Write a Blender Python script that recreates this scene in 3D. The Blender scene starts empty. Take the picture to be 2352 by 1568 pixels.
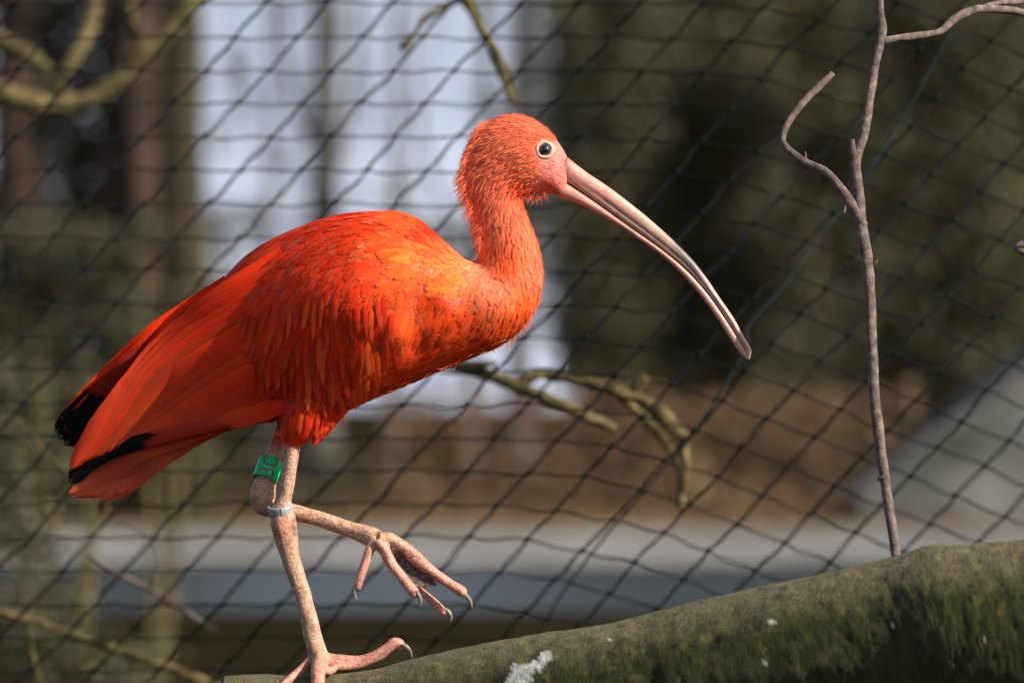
import bpy, bmesh, math, random
import numpy as np
from mathutils import Vector, Matrix, noise
from mathutils.bvhtree import BVHTree
random.seed(7); rng = np.random.default_rng(7)
S = bpy.context.scene; COL = S.collection
R = math.radians
# ------------------------------------------------------------------ camera, world, sun
HC, DB, FW = 1.35, 4.0, 2352.0          # camera height, distance to the bird, drawing units across the frame
U = 0.9/FW                              # metres per drawing unit at the bird
F = DB/U
PITCH = math.atan(136/F)
cd = bpy.data.cameras.new('camera'); cam = bpy.data.objects.new('camera', cd); COL.objects.link(cam)
cam.location = (0, 0, HC); cam.rotation_euler = (R(90)+PITCH, 0, 0)
cd.lens = 160; cd.sensor_width = 36; cd.clip_start = .1; cd.clip_end = 2000
cd.dof.use_dof = True; cd.dof.focus_distance = DB-0.01; cd.dof.aperture_fstop = 5.6
S.camera = cam
EL, AZ = R(33), R(27)                   # elevation; azimuth from +X towards the camera
TOSUN = Vector((math.cos(EL)*math.cos(AZ), -math.cos(EL)*math.sin(AZ), math.sin(EL)))
w = bpy.data.worlds.new('World'); S.world = w; w.use_nodes = True
nt = w.node_tree; sky = nt.nodes.new('ShaderNodeTexSky'); sky.sky_type = 'NISHITA'; sky.sun_disc = False
sky.sun_elevation = EL; sky.sun_rotation = math.atan2(TOSUN.x, TOSUN.y); sky.dust_density = 2.0; sky.air_density = 1.0
bg = nt.nodes['Background']; bg.inputs[1].default_value = .075
tc = nt.nodes.new('ShaderNodeTexCoord'); sx = nt.nodes.new('ShaderNodeSeparateXYZ'); nt.links.new(tc.outputs['Generated'], sx.inputs[0])
mr = nt.nodes.new('ShaderNodeMapRange'); mr.interpolation_type = 'SMOOTHSTEP'; nt.links.new(sx.outputs[2], mr.inputs[0])
for i_, v_ in ((1, .0), (2, .42), (3, .92), (4, .0)): mr.inputs[i_].default_value = v_
cn = nt.nodes.new('ShaderNodeTexNoise'); cn.inputs['Scale'].default_value = 9; cn.inputs['Detail'].default_value = 4; nt.links.new(tc.outputs['Generated'], cn.inputs['Vector'])
cr_ = nt.nodes.new('ShaderNodeValToRGB'); cr_.color_ramp.elements[0].color = (4.6, 5.1, 6.5, 1); cr_.color_ramp.elements[1].color = (8.8, 9.4, 11.2, 1); cr_.color_ramp.elements[0].position = .35; cr_.color_ramp.elements[1].position = .62
nt.links.new(cn.outputs[0], cr_.inputs[0])                  # pale broken cloud low in the sky all round
mxs = nt.nodes.new('ShaderNodeMix'); mxs.data_type = 'RGBA'; nt.links.new(mr.outputs[0], mxs.inputs[0]); nt.links.new(sky.outputs[0], mxs.inputs[6]); nt.links.new(cr_.outputs[0], mxs.inputs[7])
nt.links.new(mxs.outputs[2], bg.inputs[0])
sd = bpy.data.lights.new('sun', 'SUN'); sd.energy = 5.0; sd.angle = R(.5); sd.color = (1, .93, .82)
so = bpy.data.objects.new('sun', sd); COL.objects.link(so); so.rotation_euler = TOSUN.to_track_quat('Z', 'Y').to_euler()
S.view_settings.view_transform = 'Standard'; S.view_settings.look = 'None'
S.view_settings.exposure = .55
S.cycles.transparent_max_bounces = 24; S.view_settings.gamma = 1; S.view_settings.use_curve_mapping = False

FWD = Vector((0, math.cos(PITCH), math.sin(PITCH))); UP = Vector((0, -math.sin(PITCH), math.cos(PITCH)))
CAM = Vector((0, 0, HC))
def PM(x, y, Y):                        # place at metric distance Y
    return CAM + (FWD + Vector((1, 0, 0))*((x-1176)/F) - UP*((y-784)/F))*Y
def P(x, y, d=0):                       # place near the bird, d = depth in drawing units
    return PM(x, y, DB+d*U)
def groundY(vy): return HC*F/(vy-920)

# ------------------------------------------------------------------ helpers
def tag(o, label=None, cat=None, group=None, kind=None):
    if label: o['label'] = label
    if cat: o['category'] = cat
    if group: o['group'] = group
    if kind: o['kind'] = kind
    return o
def empty(name, loc, **k):
    o = bpy.data.objects.new(name, None); COL.objects.link(o); o.location = loc; o.empty_display_size = .05
    return tag(o, **k)
def mesh_obj(name, verts, faces, mat, parent=None, smooth=True, uvs=None, cols=None, nrm=None, **k):
    me = bpy.data.meshes.new(name); me.from_pydata([tuple(v) for v in verts], [], faces)
    if mat: me.materials.append(mat)
    if smooth: me.polygons.foreach_set('use_smooth', [True]*len(me.polygons))
    if uvs is not None:
        uv = me.uv_layers.new(name='UVMap'); li = np.zeros(len(me.loops), 'i'); me.loops.foreach_get('vertex_index', li)
        uv.data.foreach_set('uv', np.asarray(uvs, 'f')[li].ravel())
    if cols is not None:
        ca = me.color_attributes.new('col', 'FLOAT_COLOR', 'POINT'); ca.data.foreach_set('color', np.asarray(cols, 'f').ravel())
    me.update()
    if nrm is not None: me.normals_split_custom_set_from_vertices([tuple(v) for v in nrm])
    o = bpy.data.objects.new(name, me); COL.objects.link(o)
    if parent:
        o.parent = parent; o.matrix_parent_inverse = Matrix.Translation(-world_loc(parent))
    return tag(o, **k)
def world_loc(o):
    v = Vector(o.location)
    if o.parent is not None: v = v + world_loc(o.parent) + o.matrix_parent_inverse.translation
    return v
def cr(pts, n):                         # Catmull-Rom through rows of numbers
    p = np.array(pts, float); p = np.vstack([2*p[0]-p[1], p, 2*p[-1]-p[-2]]); out = []
    m = len(p)-3
    for i in range(m):
        for k in range(n):
            t = k/n; a, b, c, d = p[i], p[i+1], p[i+2], p[i+3]
            out.append(.5*((2*b)+(c-a)*t+(2*a-5*b+4*c-d)*t*t+(3*b-a-3*c+d)*t**3))
    out.append(p[-2]); return np.array(out)
def tube_geo(pts, n=6, sides=12, bump=0., seed=0, flat=1.0, cap=True):
    """pts: world Vector + radius (metres) rows -> verts, faces"""
    q = cr(pts, n); V, Fc = [], []
    prevn = None
    for i, r in enumerate(q):
        c = Vector(r[:3]); a = Vector(q[max(i-1, 0)][:3]); b = Vector(q[min(i+1, len(q)-1)][:3])
        t = (b-a).normalized()
        if prevn is None: prevn = t.orthogonal().normalized()
        nn = (prevn - t*prevn.dot(t)).normalized(); prevn = nn; bb = t.cross(nn)
        for k in range(sides):
            an = 2*math.pi*k/sides; dr = nn*math.cos(an)+bb*math.sin(an)
            rr = max(r[3], 1e-5)
            if bump: rr *= 1+bump*noise.noise(Vector((c.x*60+seed, c.y*60+dr.x*1.3, c.z*60+dr.z*1.3)))
            V.append(c+dr*rr)
        if i:
            for k in range(sides):
                k2 = (k+1) % sides; Fc.append(((i-1)*sides+k, (i-1)*sides+k2, i*sides+k2, i*sides+k))
    if cap:
        Fc.append(tuple(reversed(range(sides)))); m = (len(q)-1)*sides; Fc.append(tuple(range(m, m+sides)))
    return V, Fc
class Geo:
    def __init__(s): s.V, s.F, s.UV, s.C, s.N = [], [], [], [], []
    def add(s, V, F, UV=None, C=None):
        b = len(s.V); s.V += list(V); s.F += [tuple(i+b for i in f) for f in F]
        if UV is not None: s.UV += list(UV)
        if C is not None: s.C += list(C)
def ptube(pts, **k):                    # (x, y, d, r) in drawing units near the bird
    return tube_geo([(*P(x, y, d), r*U) for x, y, d, r in pts], **k)

class NT:
    def __init__(s, name):
        s.m = bpy.data.materials.new(name); s.m.use_nodes = True; s.t = s.m.node_tree; s.b = s.t.nodes['Principled BSDF']
    def n(s, t, **k):
        nd = s.t.nodes.new(t)
        for a, v in k.items():
            if a.startswith('i_'): nd.inputs[int(a[2:]) if a[2:].isdigit() else a[2:]].default_value = v
            else: setattr(nd, a, v)
        return nd
    def l(s, a, b): s.t.links.new(a, b)
    def ramp(s, stops, src):
        r = s.n('ShaderNodeValToRGB'); e = r.color_ramp.elements
        while len(e) < len(stops): e.new(.5)
        for i, (p, c) in enumerate(stops): e[i].position = p; e[i].color = (*c, 1)
        s.l(src, r.inputs[0]); return r.outputs[0]
    def math(s, op, a, b=None, c=None):
        n = s.n('ShaderNodeMath', operation=op)
        for i, v in enumerate((a, b, c)):
            if v is None: continue
            if isinstance(v, (int, float)): n.inputs[i].default_value = v
            else: s.l(v, n.inputs[i])
        return n.outputs[0]
    def mix(s, fac, a, b, mode='MIX'):
        n = s.n('ShaderNodeMix', data_type='RGBA', blend_type=mode)
        for i, v in ((0, fac), (6, a), (7, b)):
            if isinstance(v, (int, float)): n.inputs[i].default_value = v
            elif isinstance(v, tuple): n.inputs[i].default_value = (*v, 1)
            else: s.l(v, n.inputs[i])
        return n.outputs[2]
    def noise(s, scale, detail=4, rough=.55, vec=None, dist=0):
        n = s.n('ShaderNodeTexNoise'); n.inputs['Scale'].default_value = scale; n.inputs['Detail'].default_value = detail
        n.inputs['Roughness'].default_value = rough; n.inputs['Distortion'].default_value = dist
        s.l(vec if vec is not None else s.pos(), n.inputs['Vector']); return n.outputs[0]
    def pos(s):
        if not hasattr(s, '_p'): s._p = s.n('ShaderNodeTexCoord').outputs['Object']
        return s._p
    def bump(s, h, strength, dist):
        b = s.n('ShaderNodeBump'); b.inputs['Strength'].default_value = strength; b.inputs['Distance'].default_value = dist
        s.l(h, b.inputs['Height']); s.l(b.outputs[0], s.b.inputs['Normal']); return b
def simple(name, stops, scale, rough=.8, bump=.3, bdist=.01, detail=5, spec=.3):
    t = NT(name); h = t.noise(scale, detail); c = t.ramp(stops, h); t.l(c, t.b.inputs['Base Color'])
    t.b.inputs['Roughness'].default_value = rough; t.b.inputs['Specular IOR Level'].default_value = spec
    h2 = t.noise(scale*4, detail); t.bump(h2, bump, bdist); return t.m

# feather material: colour and paleness come with each feather, barbs from its own UV
def feather_mat(name, barbs=46., trans=.16, fray=18., fr0=.72):
    t = NT(name); a = t.n('ShaderNodeAttribute', attribute_name='col'); uv = t.n('ShaderNodeUVMap', uv_map='UVMap')
    sp = t.n('ShaderNodeSeparateXYZ'); t.l(uv.outputs[0], sp.inputs[0])
    au = t.math('ABSOLUTE', t.math('SUBTRACT', t.math('MULTIPLY', sp.outputs[0], 2.), 1.)); v = sp.outputs[1]
    b = t.math('SUBTRACT', t.math('MULTIPLY', v, barbs), t.math('MULTIPLY', au, barbs*.16))
    n1 = t.n('ShaderNodeTexNoise', noise_dimensions='2D'); cv = t.n('ShaderNodeCombineXYZ')
    t.l(b, cv.inputs[0]); t.l(t.math('MULTIPLY', au, .9), cv.inputs[1]); t.l(cv.outputs[0], n1.inputs['Vector'])
    n1.inputs['Scale'].default_value = 1.; n1.inputs['Detail'].default_value = 2.
    n2 = t.noise(55, 3)
    pale = t.math('MULTIPLY', t.n('ShaderNodeMapRange', interpolation_type='SMOOTHSTEP').outputs[0], 1.)
    mr = [x for x in t.t.nodes if x.bl_idname == 'ShaderNodeMapRange'][0]
    mr.inputs[1].default_value = .35; mr.inputs[2].default_value = 1.
    t.l(t.math('ADD', v, t.math('MULTIPLY', au, .25)), mr.inputs[0])
    f = t.math('MULTIPLY', pale, a.outputs['Alpha'])
    c = t.mix(f, a.outputs['Color'], (.98, .31, .14))
    br = t.math('ADD', .84 if barbs < 100 else .68, t.math('MULTIPLY', n1.outputs[0], .36 if barbs < 100 else .64))
    cc = t.n('ShaderNodeCombineColor'); [t.l(br, cc.inputs[i]) for i in range(3)]
    c = t.mix(1., c, cc.outputs[0], 'MULTIPLY')
    br2 = t.math('ADD', .78, t.math('MULTIPLY', n2, .44))
    cc2 = t.n('ShaderNodeCombineColor'); [t.l(br2, cc2.inputs[i]) for i in range(3)]
    c = t.mix(1., c, cc2.outputs[0], 'MULTIPLY')
    sf = t.n('ShaderNodeMapRange'); t.l(au, sf.inputs[0]); sf.inputs[1].default_value = .02; sf.inputs[2].default_value = .06; sf.inputs[3].default_value = .45; sf.inputs[4].default_value = 0.
    sc_ = t.mix(1., c, (1.25, .75, .6), 'MULTIPLY'); c = t.mix(sf.outputs[0] if barbs > 100 else 0., c, sc_)
    t.l(c, t.b.inputs['Base Color']); t.b.inputs['Roughness'].default_value = .6; t.b.inputs['Specular IOR Level'].default_value = .07
    t.bump(n1.outputs[0], .35, .0006)
    n5 = t.n('ShaderNodeTexNoise', noise_dimensions='2D'); cv5 = t.n('ShaderNodeCombineXYZ'); t.l(t.math('MULTIPLY', sp.outputs[0], fray), cv5.inputs[0]); t.l(t.math('MULTIPLY', b, .12), cv5.inputs[1])
    t.l(cv5.outputs[0], n5.inputs['Vector']); n5.inputs['Scale'].default_value = 1.; n5.inputs['Detail'].default_value = 3.
    ed = t.math('MAXIMUM', t.math('MULTIPLY', v, 1.0), t.math('ADD', t.math('MULTIPLY', au, .22), .74))
    m5 = t.n('ShaderNodeMapRange'); m5.inputs[1].default_value = fr0; m5.inputs[2].default_value = 1.02; m5.inputs[3].default_value = 0.; m5.inputs[4].default_value = .95; t.l(ed, m5.inputs[0])
    al = t.n('ShaderNodeMapRange'); t.l(t.math('SUBTRACT', t.math('MULTIPLY', n5.outputs[0], 1.6), m5.outputs[0]), al.inputs[0]); al.inputs[1].default_value = -.05; al.inputs[2].default_value = .18
    tr = t.n('ShaderNodeBsdfTranslucent'); t.l(c, tr.inputs[0]); mx = t.n('ShaderNodeMixShader'); mx.inputs[0].default_value = trans
    tp_ = t.n('ShaderNodeBsdfTransparent'); m2 = t.n('ShaderNodeMixShader'); t.l(al.outputs[0], m2.inputs[0])
    t.l(t.b.outputs[0], mx.inputs[1]); t.l(tr.outputs[0], mx.inputs[2]); t.l(tp_.outputs[0], m2.inputs[1]); t.l(mx.outputs[0], m2.inputs[2]); t.l(m2.outputs[0], t.t.nodes['Material Output'].inputs[0])
    return t.m
M = {}
M['feather'] = feather_mat('feather_vane', 46)
M['softfeather'] = feather_mat('soft_contour_feather', 46, .10, 26., .5)
M['bigfeather'] = feather_mat('flight_feather_vane', 150, .08, 14., .93)

# body skin: vertex colour with scale and fleck texture
t = NT('body_skin'); a = t.n('ShaderNodeAttribute', attribute_name='col')
n1 = t.noise(420, 4); vo = t.n('ShaderNodeTexVoronoi'); vo.inputs['Scale'].default_value = 190; vo.feature = 'DISTANCE_TO_EDGE'; mpv = t.n('ShaderNodeMapping'); mpv.inputs['Scale'].default_value = (1, 1, 1.5); t.l(t.pos(), mpv.inputs[0]); t.l(mpv.outputs[0], vo.inputs['Vector'])
vm = t.n('ShaderNodeMapRange'); t.l(vo.outputs[0], vm.inputs[0]); vm.inputs[2].default_value = .14
n3 = t.noise(120, 4)
fl = t.ramp([(.35, (.62, .55, .5)), (.55, (1, 1, 1)), (.75, (1.0, .98, .95))], n3)
c = t.mix(.8, a.outputs['Color'], fl, 'MULTIPLY')
fl2 = t.ramp([(.36, (.55, .42, .36)), (.5, (1, 1, 1))], n1); c = t.mix(.7, c, fl2, 'MULTIPLY')
t.l(c, t.b.inputs['Base Color']); t.b.inputs['Roughness'].default_value = .48; t.b.inputs['Specular IOR Level'].default_value = .35
t.b.inputs['Subsurface Weight'].default_value = .12; t.b.inputs['Subsurface Radius'].default_value = (.004, .0015, .001)
c = t.mix(.6, c, t.ramp([(0, (.55, .42, .36)), (.6, (1, 1, 1))], vm.outputs[0]), 'MULTIPLY'); t.l(c, t.b.inputs['Base Color'])
t.bump(t.math('ADD', vm.outputs[0], n1), .35, .0007); M['skin'] = t.m
t = NT('bill_horn'); a = t.n('ShaderNodeAttribute', attribute_name='col'); n1 = t.noise(90, 5, .6, dist=.5)
fl = t.ramp([(.3, (.68, .6, .55)), (.6, (1, 1, 1))], n1); c = t.mix(.75, a.outputs['Color'], fl, 'MULTIPLY')
n2 = t.noise(500, 3); fl2 = t.ramp([(.34, (.6, .5, .42)), (.48, (1, 1, 1))], n2); c = t.mix(.5, c, fl2, 'MULTIPLY')
t.l(c, t.b.inputs['Base Color']); t.b.inputs['Roughness'].default_value = .42; t.bump(n2, .25, .0005); M['bill'] = t.m
M['claw'] = simple('claw_horn', [(.3, (.06, .05, .045)), (.7, (.3, .25, .18))], 160, .35, .1, .0003)
t = NT('eye_gloss'); a = t.n('ShaderNodeAttribute', attribute_name='col'); t.l(a.outputs['Color'], t.b.inputs['Base Color'])
t.b.inputs['Roughness'].default_value = .13; t.b.inputs['Coat Weight'].default_value = 1.; M['eye'] = t.m
M['lid'] = simple('eyelid_skin', [(.3, (.5, .3, .22)), (.7, (.72, .5, .38))], 600, .5, .3, .0003)
M['web'] = simple('foot_web', [(.35, (.035, .025, .025)), (.6, (.12, .085, .08)), (.8, (.4, .3, .26))], 260, .5, .6, .001)
M['alu'] = simple('aluminium', [(.3, (.42, .43, .43)), (.7, (.58, .59, .58))], 300, .42, .1, .0002); M['alu'].node_tree.nodes['Principled BSDF'].inputs['Metallic'].default_value = .55
M['slit'] = simple('ring_seam', [(0, (.02, .02, .02)), (1, (.04, .04, .04))], 50)
M['green'] = simple('green_plastic', [(.3, (.012, .50, .17)), (.7, (.02, .62, .24))], 200, .35, .05, .0002)
M['ink'] = simple('band_letters', [(.3, (.15, .06, .015)), (.7, (.26, .11, .03))], 300, .6)
M['cord'] = simple('net_cord', [(.3, (.006, .0065, .007)), (.7, (.018, .019, .021))], 300, .95, .3, .0005, spec=.05)
M['seam'] = simple('seam_cord', [(.3, (.014, .022, .024)), (.7, (.03, .042, .046))], 200, .9, spec=.1)
M['twig'] = simple('twig_bark', [(.25, (.05, .034, .028)), (.5, (.14, .10, .085)), (.75, (.28, .22, .19))], 130, .85, .7, .002)
M['moss'] = simple('mossy_bark', [(.25, (.03, .022, .010)), (.5, (.11, .085, .03)), (.75, (.30, .23, .10))], 38, .9, .7, .006)
M['trunk_dark'] = simple('dark_bark', [(.3, (.022, .016, .008)), (.7, (.06, .046, .022))], 4, .9, .8, .03)
M['trunk_red'] = simple('reddish_bark', [(.3, (.016, .009, .006)), (.5, (.04, .023, .014)), (.75, (.11, .062, .042))], 2.6, .9, .8, .03)
M['trunk_tan'] = simple('tan_bark', [(.3, (.08, .06, .03)), (.7, (.24, .18, .09))], 3, .9, .8, .03)
M['trunk_far'] = simple('far_bark', [(.3, (.05, .048, .05)), (.7, (.14, .13, .13))], 3, .9, .6, .02)
def leafmat(name, a, b, c, rough=.6, tr=.25):
    t = NT(name); g = t.n('ShaderNodeAttribute', attribute_name='col'); sp = t.n('ShaderNodeSeparateColor'); t.l(g.outputs['Color'], sp.inputs[0])
    cc = t.ramp([(0., a), (.5, b), (1., c)], sp.outputs[0]); t.l(cc, t.b.inputs['Base Color']); t.b.inputs['Roughness'].default_value = rough
    tn = t.n('ShaderNodeBsdfTranslucent'); t.l(cc, tn.inputs[0]); mx = t.n('ShaderNodeMixShader'); mx.inputs[0].default_value = tr
    t.l(t.b.outputs[0], mx.inputs[1]); t.l(tn.outputs[0], mx.inputs[2]); t.l(mx.outputs[0], t.t.nodes['Material Output'].inputs[0]); return t.m
M['leaf_dark'] = leafmat('dark_leaves', (.026, .026, .011), (.07, .066, .027), (.19, .165, .065))
M['leaf_olive'] = leafmat('olive_leaves', (.03, .03, .012), (.08, .075, .03), (.20, .165, .075))
M['leaf_brown'] = leafmat('dead_beech_leaves', (.09, .05, .024), (.28, .165, .09), (.46, .29, .17))

# ------------------------------------------------------------------ ground, path, pond
def sheet(name, y0, y1, z, mat, half=60, nx=2, ny=2, amp=0):
    V, Fc = [], []
    for j in range(ny+1):
        for i in range(nx+1):
            x = -half+2*half*i/nx; y = y0+(y1-y0)*j/ny
            V.append((x, y, z+(amp*noise.noise(Vector((x*.3, y*.3, 0))) if amp else 0)))
    for j in range(ny):
        for i in range(nx):
            a = j*(nx+1)+i; Fc.append((a, a+1, a+nx+2, a+nx+1))
    return mesh_obj(name, V, Fc, mat, kind='structure')
M['soil'] = simple('dark_soil', [(.3, (.010, .008, .004)), (.5, (.018, .015, .007)), (.75, (.038, .033, .016))], .9, 1., .5, .03, spec=0.)
M['gravel'] = simple('pale_gravel', [(.32, (.06, .06, .052)), (.5, (.19, .186, .178)), (.68, (.32, .312, .3))], .55, 1., .4, .02, spec=0.)
t = NT('pond_water'); t.b.inputs['Base Color'].default_value = (.03, .035, .032, 1); t.b.inputs['Roughness'].default_value = .4; t.b.inputs['Specular IOR Level'].default_value = .3
t.bump(t.noise(2.2, 4), .25, .05); M['water'] = t.m
sheet('ground', -60, 900, 0, M['soil'], 600)
sheet('path', groundY(1300), groundY(1214), .008, M['gravel'])
M['litter'] = simple('leaf_litter', [(.3, (.06, .04, .02)), (.5, (.14, .095, .05)), (.75, (.25, .17, .10))], 1.4, 1., .6, .03, spec=0.)
sheet('leaf_litter_bank', groundY(1214)+.02, 75, .004, M['litter'])
sheet('pond_water', groundY(1405), groundY(1306), .006, M['water'])

# ------------------------------------------------------------------ far vegetation and shed
def leaves(blobs, size, asp=.5, seed=0, holes=()):
    """blobs: (centre, (rx, ry, rz), n) -> arrays of leaf quads in clumps"""
    r = np.random.default_rng(seed); V, Fc, C = [], [], []
    for c, rad, n in blobs:
        nc = max(3, n//22); cc = r.normal(size=(nc, 3)); cc /= np.linalg.norm(cc, axis=1)[:, None]; cc *= r.random((nc, 1))**(1/2.2)
        tone = r.random(nc)
        for k in range(n):
            j = r.integers(nc); p = (cc[j]+r.normal(size=3)*.17)*np.array(rad)+np.array(c)
            if any((p[0]-h[0])**2+(p[2]-h[1])**2 < h[2]**2 for h in holes): continue
            a = r.normal(size=3); a /= np.linalg.norm(a); b = np.cross(a, r.normal(size=3)); b /= np.linalg.norm(b)
            s = size*(.6+.8*r.random()); a = a*s; b = b*s*asp; i = len(V)
            V += [p-a, p-b*.9, p+a, p+b*.9]; Fc.append((i, i+1, i+2, i+3)); cv = min(1, max(0, .35*tone[j]+.6*r.random())); C += [(cv, cv, cv, 1)]*4
    return V, Fc, C
def tree(name, label, x, Y, tw, mat, leafm, blobs, cat='tree', lean=0, top=-400, group=None, limbs=(), holes=(), lsize=.05, seed=0):
    px = Y/F; base = PM(x, 920, Y); base.z = 0
    root = empty(name, base, label=label, cat=cat, group=group)
    h = PM(x, top, Y).z; n = 7; pts = []
    for i in range(n):
        f = i/(n-1); pts.append((base.x+lean*f*px+.012*math.sin(i*2.1+x), base.y, h*f-.05*(i == 0), tw/2*px*(1.22-.35*f if i else 1.5)))
    V, Fc = tube_geo(pts, n=5, sides=14, bump=.12, seed=x); g = Geo(); g.add(V, Fc)
    mesh_obj('trunk', g.V, g.F, mat, root)
    for L in limbs:
        V, Fc = tube_geo([(*PM(a, b, Y+dy), rr*px) for a, b, dy, rr in L], n=4, sides=8, bump=.1); mesh_obj('limb', V, Fc, mat, root)
    if blobs:
        bl = [(tuple(PM(a, b, Y+dy)), (rx*px, ry, rz*px), nn) for a, b, dy, rx, ry, rz, nn in blobs]
        V, Fc, C = leaves(bl, lsize, seed=seed, holes=[(PM(a, b, Y).x, PM(a, b, Y).z, q*px) for a, b, q in holes])
        mesh_obj('crown', V, Fc, leafm, root, smooth=False, cols=C)
    return root
# left trunks
tree('tree', 'thick reddish brown trunk at the far left behind the net', 300, 54, 150, M['trunk_red'], M['leaf_olive'],
     [(120, 760, .8, 260, .6, 250, 3800), (330, 820, .5, 210, .6, 200, 2600), (185, 330, .6, 120, .5, 160, 2000), (215, 560, .6, 120, .5, 120, 1500), (190, 60, .6, 130, .5, 150, 1500)], limbs=[[(290, 300, 0, 30), (180, 180, .1, 24), (60, 60, .2, 18), (-60, -30, .3, 14)]], seed=1, lsize=.065)
tree('tree', 'dark olive trunk beside the bright sky gap, left of the ibis', 425, 53, 105, M['trunk_dark'], M['leaf_dark'],
     [(470, 760, .9, 130, .5, 190, 1500), (470, 560, .9, 70, .4, 120, 260), (500, 200, .9, 60, .4, 200, 90)], seed=2, lsize=.065, lean=-12)
tree('tree', 'shaded trunk cut by the left edge of the picture', 40, 56, 120, M['trunk_red'], M['leaf_dark'],
     [(60, 150, .9, 170, .5, 230, 2200), (30, 480, .9, 200, .5, 90, 1600)], seed=3, lsize=.065)
# faint far trunks against the sky
for i, (x, wd, l) in enumerate(((735, 62, 'slim far trunk in the middle of the bright sky gap'), (900, 20, 'thin far trunk above the back of the ibis'), (1190, 46, 'slim far trunk at the right side of the sky gap'), (610, 16, 'thinnest far trunk, nearer the dark olive trunk'))):
    tree('bare_tree', l, x, 76+3*i, wd, M['trunk_far'], M['leaf_olive'], [(x+20, 640, 0, 170, .6, 130, 520), (x+80, 500, 0, 150, .6, 110, 380), (x-30, 230, 0, 90, .6, 90, 130), (x+70, 60, 0, 70, .6, 90, 110)], group='bare trees against the sky', lean=20, seed=20+i,
         limbs=[[(x, 500, 0, wd*.25), (x+60, 300, .1, wd*.18), (x+90, 60, .2, wd*.12), (x+80, -150, .2, wd*.08)], [(x, 350, 0, wd*.2), (x-70, 200, .1, wd*.15), (x-90, -60, .2, wd*.1)]])
tree('bare_tree', 'twiggy slender tree just behind the neck of the ibis', 1075, 74, 26, M['trunk_far'], M['leaf_olive'], [(1010, 560, 0, 170, .6, 80, 900), (1185, 420, 0, 60, .5, 170, 560), (1205, 130, 0, 60, .5, 170, 480), (560, 520, 0, 60, .5, 90, 260), (690, 380, 0, 90, .5, 60, 120)], lean=60, seed=61, lsize=.06,
     limbs=[[(1080, 560, 0, 9), (1000, 430, .1, 7), (960, 250, .2, 5), (940, 60, .2, 4)], [(1090, 480, 0, 9), (1160, 330, .1, 7), (1190, 160, .2, 5), (1230, -60, .2, 4)], [(1070, 640, 0, 9), (900, 560, .1, 7), (700, 520, .2, 5), (560, 530, .2, 4)]])
# right-hand evergreens
ev = [(1330, 60, 58, 'tall evergreen whose edge meets the sky gap above the head'), (1580, 55, 60, 'evergreen with a pale trunk behind the curved bill'),
      (1860, 60, 62, 'evergreen behind the forked twig'), (2190, 70, 57, 'dense evergreen at the right edge of the picture')]
for i, (x, tw, Y, l) in enumerate(ev):
    bl = [(x+dx, yy, random.uniform(-.6, .6), 215, .7, 150, 3400) for dx, yy in ((-20, 60), (70, 250), (0, 430), (60, 600), (10, 770), (-30, 890), (-10 if i else 60, -90))]
    if i == 0: bl = [(1385, 40, 0, 165, .7, 180, 3000), (1370, 280, 0, 165, .7, 170, 3000), (1340, 520, 0, 170, .7, 160, 3000), (1400, 740, 0, 150, .7, 150, 2600), (1480, 900, 0, 150, .7, 90, 1600)]
    tree('evergreen_tree', l, x if i else 1420, Y, tw, M['trunk_tan'] if i == 1 else M['trunk_dark'], M['leaf_dark'] if i != 1 else M['leaf_olive'], bl,
         group='evergreens on the right', seed=40+i, lsize=.07, holes=[(1955, 655, 40)])
# extra dark screen of foliage behind the evergreens: a mixed shrubbery
Yh = 66
V, Fc, C = leaves([(tuple(PM(x, y, Yh+random.uniform(0, 2))), (150*Yh/F, .8, 130*Yh/F), 1900) for x in range(1430, 2500, 150) for y in range(-40, 900, 165)], .1, seed=77,
                  holes=[(PM(1955, 655, Yh).x, PM(1955, 655, Yh).z, 20*Yh/F)])
mesh_obj('woodland', V, Fc, M['leaf_olive'], smooth=False, cols=C, label='dark mass of woodland foliage behind the evergreens', cat='woodland', kind='stuff')
# russet beech hedge along the path
def hedge(name, label, x0, x1, ytop, Y, mat, dens, seed, size=.035, depth=.35):
    a, b = PM(x0, ytop, Y), PM(x1, ytop, Y); root = empty(name, ((a.x+b.x)/2, Y, 0), label=label, cat='hedge')
    bl = []; n = max(2, int((b.x-a.x)/.35))
    for i in range(n):
        x = a.x+(b.x-a.x)*(i+.5)/n
        for z in np.arange(.12, a.z, .3): bl.append(((x, Y+random.uniform(-.05, .05), z), (.28, depth, .24), dens))
    V, Fc, C = leaves(bl, size, seed=seed); mesh_obj('foliage', V, Fc, mat, root, smooth=False, cols=C, kind='stuff')
    for i in range(n):
        x = a.x+(b.x-a.x)*(i+.5)/n; V, Fc = tube_geo([(x, Y, -.02, .02), (x+.02, Y, a.z*.5, .015), (x, Y, a.z*.9, .008)], n=3, sides=6); mesh_obj('stem', V, Fc, M['trunk_dark'], root)
hedge('beech_hedge', 'low russet brown beech hedge behind the pale path', 860, 2110, 925, 52.2, M['leaf_brown'], 170, 5)
hedge('low_hedge', 'low dull olive hedge left of the russet one, behind the legs', 240, 850, 1000, 52, M['leaf_olive'], 150, 6)
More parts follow.
